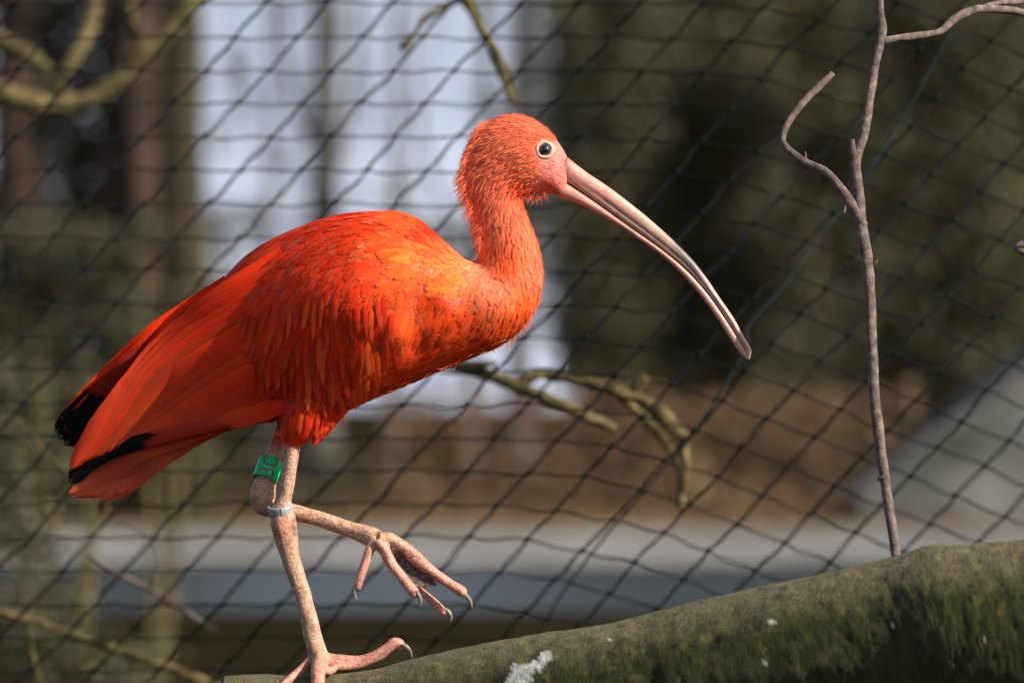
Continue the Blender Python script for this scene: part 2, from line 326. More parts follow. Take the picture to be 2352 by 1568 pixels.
# shed
t = simple('shed_render', [(.33, (.05, .055, .045)), (.66, (.21, .21, .20))], .9, .9, .2, .01); t2 = simple('shed_roof_felt', [(.33, (.06, .064, .06)), (.66, (.24, .24, .248))], 1.1, .8, .2, .01)
Y = 51; a = PM(1985, 1135, Y); b = PM(2950, 1135, Y); ridge = PM(2467, 770, Y).z; ez = a.z
sh = empty('garden_shed', ((a.x+b.x)/2, Y+1, 0), label='pale grey shed with a pitched roof at the lower right', cat='shed')
x0, x1, xm, y0, y1 = a.x, b.x, (a.x+b.x)/2, Y, Y+2.2
mesh_obj('wall', [(x0, y0, 0), (x1, y0, 0), (x1, y0, ez), (xm, y0, ridge), (x0, y0, ez), (x0, y1, 0), (x1, y1, 0), (x1, y1, ez), (xm, y1, ridge), (x0, y1, ez)],
         [(0, 1, 2, 3, 4), (9, 8, 7, 6, 5), (0, 4, 9, 5), (1, 6, 7, 2)], t, sh, smooth=False)
for s, xe in ((-1, x0), (1, x1)):
    g = Geo(); ex = xe+s*.15; dz = -.15*(ridge-ez)/abs(xm-xe)
    g.add([(xm, y0-.12, ridge+.02), (ex, y0-.12, ez+dz+.02), (ex, y1+.12, ez+dz+.02), (xm, y1+.12, ridge+.02), (xm, y0-.12, ridge+.09), (ex, y0-.12, ez+dz+.09), (ex, y1+.12, ez+dz+.09), (xm, y1+.12, ridge+.09)],
          [(0, 1, 2, 3), (7, 6, 5, 4), (0, 4, 5, 1), (1, 5, 6, 2), (2, 6, 7, 3), (3, 7, 4, 0)]); mesh_obj('roof', g.V, g.F, t2, sh, smooth=False)
def box(x0, x1, y0, y1, z0, z1): return [(x0, y0, z0), (x1, y0, z0), (x1, y1, z0), (x0, y1, z0), (x0, y0, z1), (x1, y0, z1), (x1, y1, z1), (x0, y1, z1)], [(3, 2, 1, 0), (4, 5, 6, 7), (0, 1, 5, 4), (1, 2, 6, 5), (2, 3, 7, 6), (3, 0, 4, 7)]
V, Fc = box(a.x+.45, a.x+1.0, Y-.04, Y-.003, .02, ez-.1); mesh_obj('door', V, Fc, M['trunk_far'], sh, smooth=False)
# bush lower left
def bush(label, x, y, Y, blobs, leafm, seed, lsize, nst=6):
    px = Y/F; base = PM(x, y, Y); base.z = 0; root = empty('shrub', base, label=label, cat='shrub', group='shrubs left of the ibis')
    V, Fc, C = leaves([(tuple(PM(a, b, Y+dy)), (rx*px, .25, rz*px), nn) for a, b, dy, rx, rz, nn in blobs], lsize, seed=seed); mesh_obj('foliage', V, Fc, leafm, root, smooth=False, cols=C)
    for i in range(nst):
        tx = x+random.uniform(-160, 160); top = PM(tx, y-random.uniform(200, 420), Y)
        V, Fc = tube_geo([(base.x, base.y, 0, .012), ((base.x+top.x)/2+.03, base.y, top.z*.55, .009), (*top, .004)], n=4, sides=6); mesh_obj('stem', V, Fc, M['moss'], root)
hb = empty('laurel_shrub', (PM(250, 900, 51).x, 51, 0), label='broad dark olive shrub around the feet of the left trunks', cat='shrub', group='shrubs left of the ibis')
pxh = 51/F; rsh = random.Random(4)
V, Fc, C = leaves([(tuple(PM(x+rsh.uniform(-30, 30), y, 51+rsh.uniform(-.3, .3))), (95*pxh, .4, 70*pxh), 420) for x in range(-100, 520, 105) for y in range(560, 1235, 85) if rsh.random() < .88 and not (x > 400 and y < 640)], .06, seed=31)
mesh_obj('foliage', V, Fc, M['leaf_olive'], hb, smooth=False, cols=C)
for i in range(5): x_ = PM(20+110*i, 900, 51).x; V, Fc = tube_geo([(x_, 51, -.02, .03), (x_+.06, 51, .7, .022), (x_-.04, 51, 1.6, .012)], n=4, sides=7); mesh_obj('stem', V, Fc, M['trunk_dark'], hb)
bush('loose olive shrub at the lower left behind the net', 90, 1250, 11, [(60, 1180, 0, 130, 150, 900), (110, 1420, 0, 150, 130, 1000), (200, 1530, 0, 200, 70, 600), (20, 920, 0, 120, 120, 700)], M['leaf_olive'], 8, .016)
bush('dim green shrub behind the tail feathers', 330, 1100, 14, [(300, 990, 0, 190, 120, 600)], M['leaf_olive'], 9, .02)

# ------------------------------------------------------------------ aviary net
NY = 5.06
def sstep(x, a, b):
    q = min(1, max(0, (x-a)/(b-a))); return q*q*(3-2*q)
def netpos(x, y):
    Yn = NY+.10*math.sin(x*.0021+y*.0013)+.05*math.sin(y*.004+1.)
    return PM(x, y, Yn)
rowsK = []
for j in range(-2, 24):
    x, y = 36-70*j-2*144, 8+76.5*j; row = []
    for i in range(0, 44):
        row.append((x+random.uniform(-5, 5), y+random.uniform(-4, 4)))
        tr = sstep(x+.42*y, 1380, 2150); x += 144-36*tr; y += 44*tr
    rowsK.append(row)
cg, kg = Geo(), Geo()
def strand(p, q, sag, r):
    if min(p[0], q[0]) > 2620 or max(p[0], q[0]) < -260 or min(p[1], q[1]) > 1800 or max(p[1], q[1]) < -220: return
    dx, dy = q[0]-p[0], q[1]-p[1]; L = math.hypot(dx, dy); nx, ny = -dy/L, dx/L
    s1 = random.uniform(-.035, .035)*L; sp = random.uniform(1.5, 4.0)
    for sg in (-1, 1):
        pts = []
        for k in range(6):
            f = k/5; off = s1*math.sin(2*math.pi*f)+sg*sp*math.sin(math.pi*f); z = sag*4*f*(1-f)
            w3 = netpos(p[0]+dx*f+nx*off, p[1]+dy*f+ny*off+z); pts.append((*w3, r))
        V, Fc = tube_geo(pts, n=1, sides=4, cap=False); cg.add(V, Fc)
for j, row in enumerate(rowsK):
    for i, k in enumerate(row):
        if -260 < k[0] < 2620 and -220 < k[1] < 1800:
            c = netpos(*k); V, Fc = tube_geo([(*(c+Vector((.0040, 0, .0032))), .0008), (*c, .0035), (*(c-Vector((.0040, 0, .0032))), .0008)], n=2, sides=6); kg.add(V, Fc)
        if i+1 < len(row): strand(k, row[i+1], random.uniform(1, 6), .0008)
        if j+1 < len(rowsK): strand(k, rowsK[j+1][i], random.uniform(-2, 3), .00112)
net = empty('aviary_net', PM(1176, 1600, NY), label='black knotted aviary netting hanging slack behind the ibis', cat='net')
mesh_obj('netting', cg.V, cg.F, M['cord'], net, kind='stuff')
mesh_obj('knot', kg.V, kg.F, M['cord'], net, kind='stuff')
V, Fc = tube_geo([(*netpos(x, y), .0013) for x, y in ((2270, -120), (2168, 101), (2021, 356), (1818, 635), (1716, 752), (1711, 804), (1584, 1007), (1401, 1220), (1335, 1301), (1259, 1415), (1208, 1543), (1150, 1700))], n=4, sides=6)
mesh_obj('seam_cord', V, Fc, M['seam'], net)

# ------------------------------------------------------------------ branches behind the bird
def branch(name, label, lines, Y, mat, group=None, cat='branch', bump=.5, subs='side_branch'):
    root = None; px = Y/F
    for i, L in enumerate(lines):
        V, Fc = tube_geo([(*PM(x, y, Y+dy), r*px) for x, y, dy, r in L], n=7, sides=12, bump=bump, seed=i*3.3)
        if i == 0:
            c = PM(L[0][0], L[0][1], Y); root = empty(name, c, label=label, cat=cat, group=group)
            mesh_obj('stem', V, Fc, mat, root)
        else: mesh_obj(subs, V, Fc, mat, root)
    return root
branch('mossy_branch', 'broken mossy branch below the breast of the ibis', [
    [(560, 700, .35, 18), (760, 760, .3, 18), (960, 815, .15, 17), (1090, 850, .05, 15), (1190, 888, 0, 15), (1290, 930, 0, 14), (1370, 965, 0, 14), (1412, 985, 0, 11)],
    [(1190, 888, .0, 12), (1225, 862, .0, 13), (1262, 860, 0, 14), (1350, 880, 0, 15), (1440, 902, 0, 17), (1500, 935, 0, 18), (1545, 980, 0, 17), (1570, 1012, 0, 15), (1572, 1070, 0, 12), (1562, 1165, 0, 8)],
    [(1450, 905, 0, 12), (1462, 885, 0, 12), (1484, 864, 0, 12)],
    [(1080, 845, .05, 12), (1110, 838, 0, 9), (1140, 835, 0, 6)], [(1430, 915, .02, 11), (1500, 980, .06, 12), (1545, 1040, .05, 10), (1562, 1100, .05, 7)]], 5.22, M['moss'], cat='branch')
branch('mossy_branch', 'curved mossy branch across the upper left corner', [
    [(-80, 190, 0, 26), (40, 225, 0, 25), (150, 245, 0, 24), (230, 215, 0, 23), (310, 150, 0, 24), (390, 70, 0, 25), (450, -20, 0, 26), (500, -160, 0, 27)],
    [(-80, 60, .1, 20), (60, 130, .05, 20), (130, 190, .0, 16), (150, 240, 0, 15)], [(190, -120, .1, 18), (215, 20, .1, 17), (180, 120, 0, 15), (120, 200, 0, 14)],
    [(330, 110, 0, 12), (300, 40, .1, 10), (310, -100, .1, 9)]], 7.4, M['moss'])
branch('mossy_branch', 'thin mossy branch hanging above the head of the ibis', [
    [(1060, -120, 0, 15), (1075, 0, 0, 14), (1100, 60, 0, 14), (1140, 125, 0, 13), (1162, 190, 0, 12), (1182, 243, 0, 9)],
    [(1075, -10, 0, 9), (1020, 18, 0, 8), (975, 45, 0, 7), (950, 85, 0, 7), (932, 104, 0, 13), (920, 112, 0, 8)]], 5.6, M['moss'])
branch('dry_twig', 'long pale dry twig crossing the bottom left corner', [
    [(-60, 1385, 0, 8), (120, 1440, 0, 9), (260, 1490, 0, 10), (380, 1530, 0, 10), (560, 1600, 0, 11)], [(60, 1420, 0, 5), (80, 1520, 0, 4), (110, 1620, 0, 4)]], 5.5, M['moss'], cat='twig')
branch('dry_twig', 'short pale dry twig sloping left of the standing leg', [
    [(200, 1270, 0, 4), (260, 1312, 0, 6), (340, 1350, 0, 6), (420, 1400, 0, 7), (500, 1450, 0, 4)], [(345, 1352, 0, 4), (360, 1290, 0, 3), (350, 1240, 0, 2.5), (365, 1200, 0, 2)], [(352, 1260, 0, 2.5), (400, 1215, 0, 2), (440, 1160, 0, 1.5)],
    [(355, 1250, 0, 2.5), (310, 1215, 0, 2), (270, 1205, 0, 1.5)]], 5.4, M['twig'], cat='twig')
branch('twig_stub', 'pale broken stub just below the tail tips', [[(243, 1100, 0, 12), (240, 1150, 0, 13), (232, 1185, 0, 11)], [(240, 1160, 0, 6), (200, 1120, 0, 5), (120, 1060, .1, 4), (40, 960, .2, 4)]], 5.35, M['moss'], cat='twig')

# ------------------------------------------------------------------ the log
LT = [(500, 1556, 30, 150, 51), (560, 1548, 30, 190, 42), (640, 1549, 30, 205, 30), (740, 1549, 30, 215, 15), (860, 1537, 30, 225, -34), (950, 1512, 30, 235, -70), (1150, 1470, 30, 250, -151), (1400, 1430, 30, 262, -252), (1600, 1380, 30, 272, -333), (1850, 1325, 30, 290, -435), (2000, 1292, 30, 300, -495), (2080, 1268, 30, 312, -528), (2140, 1252, 30, 318, -552), (2240, 1248, 30, 320, -592), (2352, 1238, 30, 325, -638), (2600, 1215, 30, 335, -738), (2900, 1160, 30, 345, -860)]
q = cr(LT, 34); LS = 150; V = []; Fc = []; C = []; UVp = []
WP = [(1164, 1568), (1170, 1548), (1190, 1526), (1220, 1520), (1245, 1502), (1270, 1494), (1262, 1512), (1246, 1535), (1232, 1550), (1213, 1568), (1205, 1600), (1160, 1600)]
def inpoly(x, y, poly):
    c = False; j = len(poly)-1
    for i in range(len(poly)):
        (xi, yi), (xj, yj) = poly[i], poly[j]
        if (yi > y) != (yj > y) and x < (xj-xi)*(y-yi)/(yj-yi)+xi: c = not c
        j = i
    return c
pits = []
for k in range(420):
    px_ = random.uniform(600, 2500); ty = float(np.interp(px_, [a[0] for a in LT], [a[1] for a in LT])); pits.append((px_, ty+random.uniform(6, 330)**1.0, random.uniform(2, 5.5), random.uniform(.4, 1)))
pits += [(1645, 1468, 12, 1), (1233, 1506, 15, 1), (1250, 1500, 9, 1), (1152, 1566, 22, 1.2), (1630, 1490, 7, 1), (1500, 1545, 13, 1), (1375, 1560, 9, 1), (1420, 1480, 8, .9)]
parr = np.array(pits)
for i, r in enumerate(q):
    x, ty, _, rad, d = r; a = q[max(i-75, 0)]; b = q[min(i+75, len(q)-1)]; tx, tyy = b[0]-a[0], b[1]-a[1]; L = math.hypot(tx, tyy); nx, ny = -tyy/L, tx/L
    rr = rad*(1 if i > 8 else .86+.14*i/8)
    cx, cy = x+nx*rad, ty+ny*rad
    for k in range(LS):
        an = 2*math.pi*k/LS                     # 0 = top, 90 deg = towards camera
        p0 = Vector((x*.011, math.cos(an)*2.1, math.sin(an)*2.1))
        h = 4*noise.noise(p0*.9)+3*noise.noise(p0*2.7)+1.8*noise.noise(Vector((x*.02, math.cos(an)*9, math.sin(an)*9)))+.9*noise.noise(Vector((x*.1, math.cos(an)*26, math.sin(an)*26)))
        if math.cos(an) > .9: h *= .55
        h += .9*abs(noise.noise(Vector((x*.33, math.cos(an)*14, math.sin(an)*14))))*2
        R2 = rr+h; X = cx-nx*R2*math.cos(an); Yv = cy-ny*R2*math.cos(an); dep = d-R2*math.sin(an)
        # pit depressions and stain colours; algae olive also carries shade painted below the top
        n1 = noise.noise(Vector((x*.006, an*1.6, 5)))+.6*noise.noise(Vector((x*.02, an*5, 2)))
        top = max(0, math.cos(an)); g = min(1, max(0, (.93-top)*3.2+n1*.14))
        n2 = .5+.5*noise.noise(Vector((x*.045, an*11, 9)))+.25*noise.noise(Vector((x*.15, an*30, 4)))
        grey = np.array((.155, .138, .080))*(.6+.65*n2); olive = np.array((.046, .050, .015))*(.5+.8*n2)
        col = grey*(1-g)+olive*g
        yl = noise.noise(Vector((x*.03, an*8, 14)))
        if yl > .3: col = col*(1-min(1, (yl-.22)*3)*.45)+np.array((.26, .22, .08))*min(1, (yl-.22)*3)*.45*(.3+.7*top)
        if math.sin(an) > -.35:
            pr = PM(1176, 784, 1); dsc = (DB+dep*U)/DB
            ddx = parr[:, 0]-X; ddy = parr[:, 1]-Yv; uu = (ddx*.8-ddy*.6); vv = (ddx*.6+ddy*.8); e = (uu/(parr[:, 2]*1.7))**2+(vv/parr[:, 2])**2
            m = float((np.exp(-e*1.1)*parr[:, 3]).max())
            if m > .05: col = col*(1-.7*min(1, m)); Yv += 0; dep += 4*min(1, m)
            wob = 9*noise.noise(Vector((X*.05, Yv*.05, 0)))+4*noise.noise(Vector((X*.2, Yv*.2, 3)))
            if 1140 < X < 1290 and inpoly(X+wob, Yv+wob, WP): col = np.array((.72, .74, .72))*(.75+.55*noise.noise(Vector((X*.18, Yv*.18, 5))))
            for sx, sy, sr in ((1776, 1423, 4), (1770, 1430, 4), (1755, 1523, 4), (2050, 1435, 3), (2262, 1472, 4), (1400, 1470, 2)):
                if (X-sx)**2+(Yv-sy)**2*.6 < sr*sr: col = np.array((.55, .55, .5))
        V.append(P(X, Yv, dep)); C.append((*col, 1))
    if i:
        for k in range(LS): k2 = (k+1) % LS; Fc.append(((i-1)*LS+k, i*LS+k, i*LS+k2, (i-1)*LS+k2))
Fc.append(tuple(range(LS))); Fc.append(tuple(reversed(range((len(q)-1)*LS, len(q)*LS))))
t = NT('log_bark'); a = t.n('ShaderNodeAttribute', attribute_name='col')
mp = t.n('ShaderNodeMapping'); mp.inputs['Rotation'].default_value = (0, R(38), 0); mp.inputs['Scale'].default_value = (1, 1, .35); t.l(t.pos(), mp.inputs[0])
n1 = t.noise(260, 6, .65, mp.outputs[0]); n2 = t.noise(45, 5, .6); n4 = t.noise(900, 3)
c = t.mix(1., a.outputs['Color'], t.ramp([(.3, (.72, .7, .66)), (.5, (.97, .97, .95)), (.72, (1.25, 1.2, 1.1))], n1), 'MULTIPLY')
c = t.mix(.45, c, t.ramp([(.3, (.6, .66, .55)), (.6, (1.15, 1.1, 1.))], n2), 'MULTIPLY')
t.l(c, t.b.inputs['Base Color']); t.b.inputs['Roughness'].default_value = .85; t.b.inputs['Specular IOR Level'].default_value = .2
t.bump(t.math('ADD', t.math('MULTIPLY', n1, 1.), t.math('MULTIPLY', n4, .35)), .9, .0026)
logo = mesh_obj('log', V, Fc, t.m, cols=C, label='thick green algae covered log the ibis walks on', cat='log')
logbvh = BVHTree.FromPolygons([tuple(v) for v in V], [f for f in Fc if len(f) == 4])

# ------------------------------------------------------------------ forked twig rising from the log
TD = -290
tw = empty('bare_twig', P(2058, 1300, TD), label='upright forked bare twig growing up from the log', cat='twig')
def twig(name, pts, bump=.18, knots=()):
    V, Fc = ptube([(x, y, TD+d, r*1.02) for x, y, d, r in pts], n=8, sides=12, bump=bump); return mesh_obj(name, V, Fc, M['twig'], tw)
twig('stem', [(2070, 1390, -40, 14), (2062, 1310, -20, 12), (2056, 1262, -10, 10.5), (2044, 1180, 0, 11), (2034, 1110, 10, 11), (2020, 1015, 20, 12.5), (2010, 920, 30, 12.5), (2003, 800, 60, 11.5), (2000, 700, 90, 11.5), (1992, 600, 120, 13.5), (1980, 530, 140, 13), (1972, 440, 160, 11.5), (1966, 370, 180, 11), (1985, 305, 200, 10.5), (1997, 230, 230, 10.5), (2010, 150, 260, 10), (2026, 75, 280, 11), (2021, 20, 300, 9), (2018, -90, 330, 8)])
twig('side_twig', [(1966, 380, 180, 8), (1958, 345, 178, 8), (1956, 320, 178, 6)])
twig('side_twig', [(1960, 395, 180, 5), (1946, 450, 190, 4), (1938, 490, 190, 3)])
twig('side_twig', [(1985, 520, 140, 11), (1955, 470, 150, 12), (1925, 425, 160, 10), (1895, 395, 170, 10), (1850, 372, 190, 8.5), (1812, 345, 200, 8), (1798, 318, 210, 7.5), (1815, 275, 230, 8), (1850, 230, 250, 8.5), (1880, 200, 270, 8.5), (1912, 170, 290, 7)])
twig('side_twig', [(2028, 95, 280, 9), (2060, 88, 300, 8), (2110, 82, 330, 8.5), (2160, 72, 380, 8), (2195, 42, 430, 9.5), (2240, 22, 470, 9.5), (2300, 22, 520, 9), (2370, 35, 560, 8), (2450, 60, 600, 6)])
twig('side_twig', [(2240, 22, 470, 6), (2290, 8, 520, 6.5), (2360, 2, 580, 6), (2450, -20, 640, 5)])
twig('bud', [(2018, 1100, 10, 5), (2030, 1096, 2, 3.5), (2040, 1090, 0, 1)]); twig('bud', [(2000, 612, 118, 5), (2012, 602, 112, 3), (2016, 596, 112, 1)]); twig('bud', [(1848, 370, 190, 5), (1850, 355, 190, 3), (1850, 348, 190, 1)])
twig('side_twig', [(2352, 560, 900, 12), (2340, 572, 900, 9), (2400, 600, 900, 10)])

# ------------------------------------------------------------------ the ibis
def shear(x): return -(x-820)*(.25 if x < 820 else .03)
ST = [(290, 905, 318, 985, 14), (330, 850, 365, 985, 26), (400, 765, 440, 985, 42), (480, 682, 530, 980, 64), (560, 592, 600, 970, 90), (655, 535, 690, 960, 112), (770, 496, 790, 942, 128), (870, 486, 882, 905, 134), (945, 495, 985, 862, 126),
      (1010, 545, 1070, 826, 112), (1055, 584, 1150, 792, 95), (1080, 598, 1205, 745, 80), (1094, 600, 1236, 690, 69), (1098, 585, 1246, 625, 61), (1100, 555, 1233, 558, 55), (1095, 522, 1214, 508, 50), (1082, 482, 1200, 468, 47),
      (1066, 440, 1199, 452, 46), (1060, 402, 1208, 447, 46), (1068, 352, 1225, 446, 47), (1092, 308, 1245, 445, 49), (1126, 279, 1260, 444, 50), (1170, 264, 1270, 446, 49), (1218, 272, 1277, 448, 45), (1258, 300, 1283, 451, 39), (1286, 332, 1288, 454, 31), (1303, 362, 1292, 456, 23), (1309, 385, 1298, 445, 12)]
BUMPS = [(1012, 685, 26, 28, 10), (1042, 735, 32, 36, 15), (1000, 768, 28, 30, 9), (912, 775, 34, 44, 18), (932, 838, 32, 22, 11), (868, 872, 52, 30, 12), (966, 800, 12, 26, -6), (900, 640, 60, 60, 6),
         (760, 690, 140, 110, 36), (640, 830, 80, 60, 10), (715, 965, 50, 60, 12), (1150, 700, 60, 50, 10), (1180, 360, 60, 40, 5), (1262, 420, 30, 22, 5), (1120, 780, 22, 20, 8), (1110, 680, 26, 24, 7)]
def disp(x, y):
    return sum(a*math.exp(-((x-bx)/sx)**2-((y-by)/sy)**2) for bx, by, sx, sy, a in BUMPS) - 9*math.exp(-((x-1052)/26)**2-((y-745)/26)**2) - 8*math.exp(-((x-955)/14)**2-((y-860)/50)**2)
bs = cr(ST, 7); NS = 56; BV, BF, B2 = [], [], []
for i, (tx, ty, bx, by, wd) in enumerate(bs):
    cx, cy, hx, hy = (tx+bx)/2, (ty+by)/2, (tx-bx)/2, (ty-by)/2
    for k in range(NS):
        an = 2*math.pi*k/NS; c, s = math.cos(an), math.sin(an); x, y = cx+hx*c, cy+hy*c
        sg = math.copysign(abs(s)**.92, s)
        d = shear(x)-(wd+disp(x, y)*abs(s))*sg
        BV.append(P(x, y, d)); B2.append((x, y, d))
    if i:
        for k in range(NS): k2 = (k+1) % NS; BF.append(((i-1)*NS+k, (i-1)*NS+k2, i*NS+k2, i*NS+k))
BF.append(tuple(reversed(range(NS)))); BF.append(tuple(range((len(bs)-1)*NS, len(bs)*NS)))
quadF = [f for f in BF if len(f) == 4]
BVH = BVHTree.FromPolygons([tuple(v) for v in BV], quadF)
body = Geo(); body.add(BV, BF)
def limb(pts, **k):
    k.setdefault('sides', 14); k.setdefault('bump', .16); V, Fc = ptube(pts, n=6, **k); body.add(V, Fc)
N0, F0 = 4, 55                       # depth of near (standing) and far (raised) leg
limb([(690, 900, -5, 46), (675, 975, 0, 32), (668, 1030, N0, 20), (664, 1080, N0, 18.5), (656, 1125, N0, 18.5), (649, 1160, N0, 21), (650, 1195, N0, 30), (657, 1232, N0, 28), (666, 1275, N0, 23), (681, 1320, N0, 20.5), (695, 1362, N0, 20), (706, 1405, N0, 20), (716, 1450, N0, 21), (727, 1488, N0-2, 23), (733, 1510, N0-4, 23)])
# standing toes follow the log
limb([(733, 1508, N0-6, 19), (765, 1514, N0-12, 14), (816, 1517, N0-18, 13), (860, 1508, N0-20, 14), (888, 1489, N0-20, 13), (905, 1476, N0-20, 13.5), (918, 1478, N0-20, 12), (925, 1490, N0-20, 9)])
limb([(735, 1505, N0-8, 18), (732, 1530, N0-60, 17), (730, 1560, N0-105, 16), (730, 1600, N0-140, 15), (735, 1650, N0-165, 14)])
limb([(728, 1508, N0-6, 17), (705, 1526, N0-20, 11.5), (680, 1547, N0-40, 10.5), (655, 1568, N0-62, 10), (635, 1592, N0-85, 9)])
limb([(742, 1518, N0-14, 13), (765, 1528, N0-34, 11), (790, 1530, N0-36, 9), (826, 1525, N0-26, 9), (856, 1516, N0-24, 8)])
limb([(735, 1530, N0-50, 12), (752, 1540, N0-58, 11), (770, 1535, N0-48, 8)])
# raised leg
limb([(690, 930, 40, 40), (648, 1000, F0, 20), (635, 1035, F0, 19), (622, 1075, F0, 22), (608, 1112, F0, 27), (602, 1138, F0, 31), (606, 1158, F0, 26), (628, 1167, F0, 21), (676, 1176, F0, 18.5), (750, 1197, F0-6, 18), (820, 1220, F0-16, 20), (862, 1238, F0-24, 23), (880, 1250, F0-26, 19)])
limb([(862, 1240, 18, 16), (850, 1261, 12, 11.5), (838, 1296, 4, 10.5), (827, 1326, 0, 10), (822, 1344, 0, 9.5), (824, 1354, 0, 6)])
limb([(870, 1243, 14, 20), (884, 1265, 4, 14.5), (897, 1292, -6, 13.5), (915, 1314, -10, 12), (934, 1340, -14, 13), (950, 1359, -16, 12.5), (957, 1370, -16, 8)])
limb([(872, 1238, 16, 19), (898, 1238, 16, 15), (930, 1260, 16, 15.5), (966, 1291, 16, 14.5), (1000, 1318, 16, 13), (1035, 1341, 14, 11.5), (1060, 1358, 12, 12.5), (1067, 1368, 12, 8)])
limb([(880, 1250, 40, 15), (925, 1310, 50, 10), (962, 1352, 54, 9), (984, 1371, 54, 9.5), (1004, 1390, 54, 10), (1018, 1404, 54, 10), (1021, 1412, 54, 7)])
me = bpy.data.meshes.new('body'); me.from_pydata([tuple(v) for v in body.V], [], body.F); me.update()
bo = bpy.data.objects.new('tmp', me); COL.objects.link(bo); md = bo.modifiers.new('r', 'REMESH'); md.mode = 'VOXEL'; md.voxel_size = .00125; md.use_smooth_shade = True
sm = bo.modifiers.new('s', 'SMOOTH'); sm.iterations = 2; sm.factor = .5
dg = bpy.context.evaluated_depsgraph_get(); me2 = bpy.data.meshes.new_from_object(bo.evaluated_get(dg)); me2.name = 'body'
bpy.data.objects.remove(bo); bpy.data.meshes.remove(me)
# ---- plumage fields
RD, RE, OR, OL, PK = (.68, .026, .008), (.92, .047, .009), (.96, .115, .018), (.97, .21, .035), (.97, .26, .12)
NK = (.97, .19, .085); BR = (.95, .075, .012)
CT = [ # x, y, dx, dy, length, width, lift, point, colour, pale
 (1270, 305, -.75, -.6, 10, 5, 2, .6, NK, .3), (1225, 285, -1, -.25, 14, 6, 2.5, .6, NK, .5), (1170, 275, -1, .12, 18, 7, 3, .6, NK, .6), (1110, 300, -.85, .5, 22, 8, 5, .7, NK, .6),
 (1075, 350, -.7, .7, 26, 8, 6, .8, NK, .5), (1062, 410, -.6, .8, 28, 8, 7, .8, NK, .6), (1085, 470, -.35, .95, 26, 9, 6, .7, PK, .7), (1130, 340, -.85, .5, 20, 7, 3.5, .7, NK, .5),
 (1180, 330, -.9, .35, 18, 7, 3, .7, NK, .5), (1215, 375, -.9, .35, 14, 5, 3, .7, NK, .4), (1170, 390, -.9, .5, 20, 6, 3.5, .8, NK, .5), (1235, 410, -1, .15, 12, 4.5, 2.5, .8, PK, .6),
 (1195, 435, -.8, .6, 16, 6, 3, .7, RE, .5), (1130, 430, -.5, .85, 22, 7, 3.5, .7, NK, .4), (1160, 490, -.05, 1, 20, 9, 3, .5, NK, .55), (1110, 540, -.1, 1, 22, 9, 3.5, .5, PK, .6),
 (1195, 540, .2, 1, 24, 10, 3.5, .5, NK, .6), (1160, 590, .0, 1, 26, 11, 3.5, .45, OR, .5), (1225, 620, .1, 1, 28, 13, 4, .4, NK, .6), (1225, 690, -.1, 1, 30, 16, 5, .4, OR, .8),
 (1150, 660, -.15, 1, 30, 17, 3.5, .3, NK, .6), (1180, 740, -.45, .9, 32, 18, 5, .4, OR, .8), (1110, 620, -.5, .8, 26, 14, 3, .4, PK, .5), (1110, 780, -.8, .6, 36, 20, 4, .4, BR, .6),
 (1040, 640, -.9, .35, 38, 24, 3, .3, OL, .25), (960, 590, -.9, .35, 46, 30, 3, .3, OL, .35), (990, 545, -.8, -.3, 40, 18, 3, .4, RE, .2), (930, 510, -1, -.05, 60, 20, 4, .5, OR, .5),
 (840, 505, -1, .1, 70, 18, 4, .6, RE, .3), (740, 530, -.92, .38, 85, 20, 4, .6, RE, .3), (640, 580, -.8, .6, 95, 22, 4, .6, RE, .35), (540, 660, -.7, .7, 100, 24, 4, .6, RE, .2), (440, 770, -.65, .75, 100, 26, 3, .6, RD, .1),
 (880, 570, -.9, .4, 46, 28, 3, .3, OR, .5), (800, 570, -.9, .4, 44, 18, 3.5, .5, RE, .4), (900, 650, -.6, .8, 46, 26, 3, .3, OR, .35), (820, 640, -.6, .8, 38, 14, 3.5, .6, RE, .35),
 (720, 630, -.65, .75, 44, 15, 4, .6, RE, .3), (640, 660, -.6, .8, 52, 14, 4, .6, RE, .3), (560, 730, -.5, .85, 60, 16, 4, .6, RE, .25), (700, 710, -.35, .95, 46, 13, 5, .7, RE, .35), (780, 710, -.2, 1, 50, 14, 5, .7, RE, .4),
 (850, 730, -.15, 1, 55, 13, 4.5, .7, RE, .3), (640, 770, -.25, 1, 60, 16, 6, .7, RE, .3), (720, 790, -.1, 1, 64, 17, 7, .7, RE, .35), (800, 790, .02, 1, 64, 18, 7, .7, RE, .35), (860, 800, -.1, 1, 66, 18, 5, .7, OR, .25),
 (930, 720, -.35, .95, 55, 36, 3, .25, OR, .45), (1000, 700, -.3, .95, 50, 44, 3, .2, BR, .8), (950, 790, -.45, .9, 55, 40, 3, .2, BR, .7), (1040, 760, -.5, .85, 45, 34, 3, .2, BR, .6), (1010, 820, -.75, .65, 50, 24, 3, .3, BR, .4),
 (900, 850, -.7, .7, 70, 34, 3.5, .25, BR, .8), (830, 880, -.6, .8, 75, 30, 4, .4, RE, .6), (880, 905, -.85, .5, 60, 20, 4, .5, BR, .5), (770, 930, -.4, .9, 60, 18, 5, .7, RE, .4),
 (700, 960, -.15, 1, 56, 15, 6, .8, RE, .25), (745, 990, -.1, 1, 56, 16, 6, .7, RE, .25), (680, 1010, 0, 1, 44, 14, 4, .7, RE, .2), (650, 900, -.3, .95, 70, 18, 4, .6, RD, .1),
 (560, 900, -.7, .6, 100, 26, 3, .5, RD, .05), (450, 950, -.85, .45, 90, 24, 3, .5, RD, .05), (350, 930, -.8, .6, 80, 22, 2, .5, RD, .05)]
CA = np.array([[c[0], c[1], c[2], c[3], c[4], c[5], c[6], c[7], *c[8], c[9]] for c in CT], float)
CA[:, 2:4] /= np.linalg.norm(CA[:, 2:4], axis=1)[:, None]
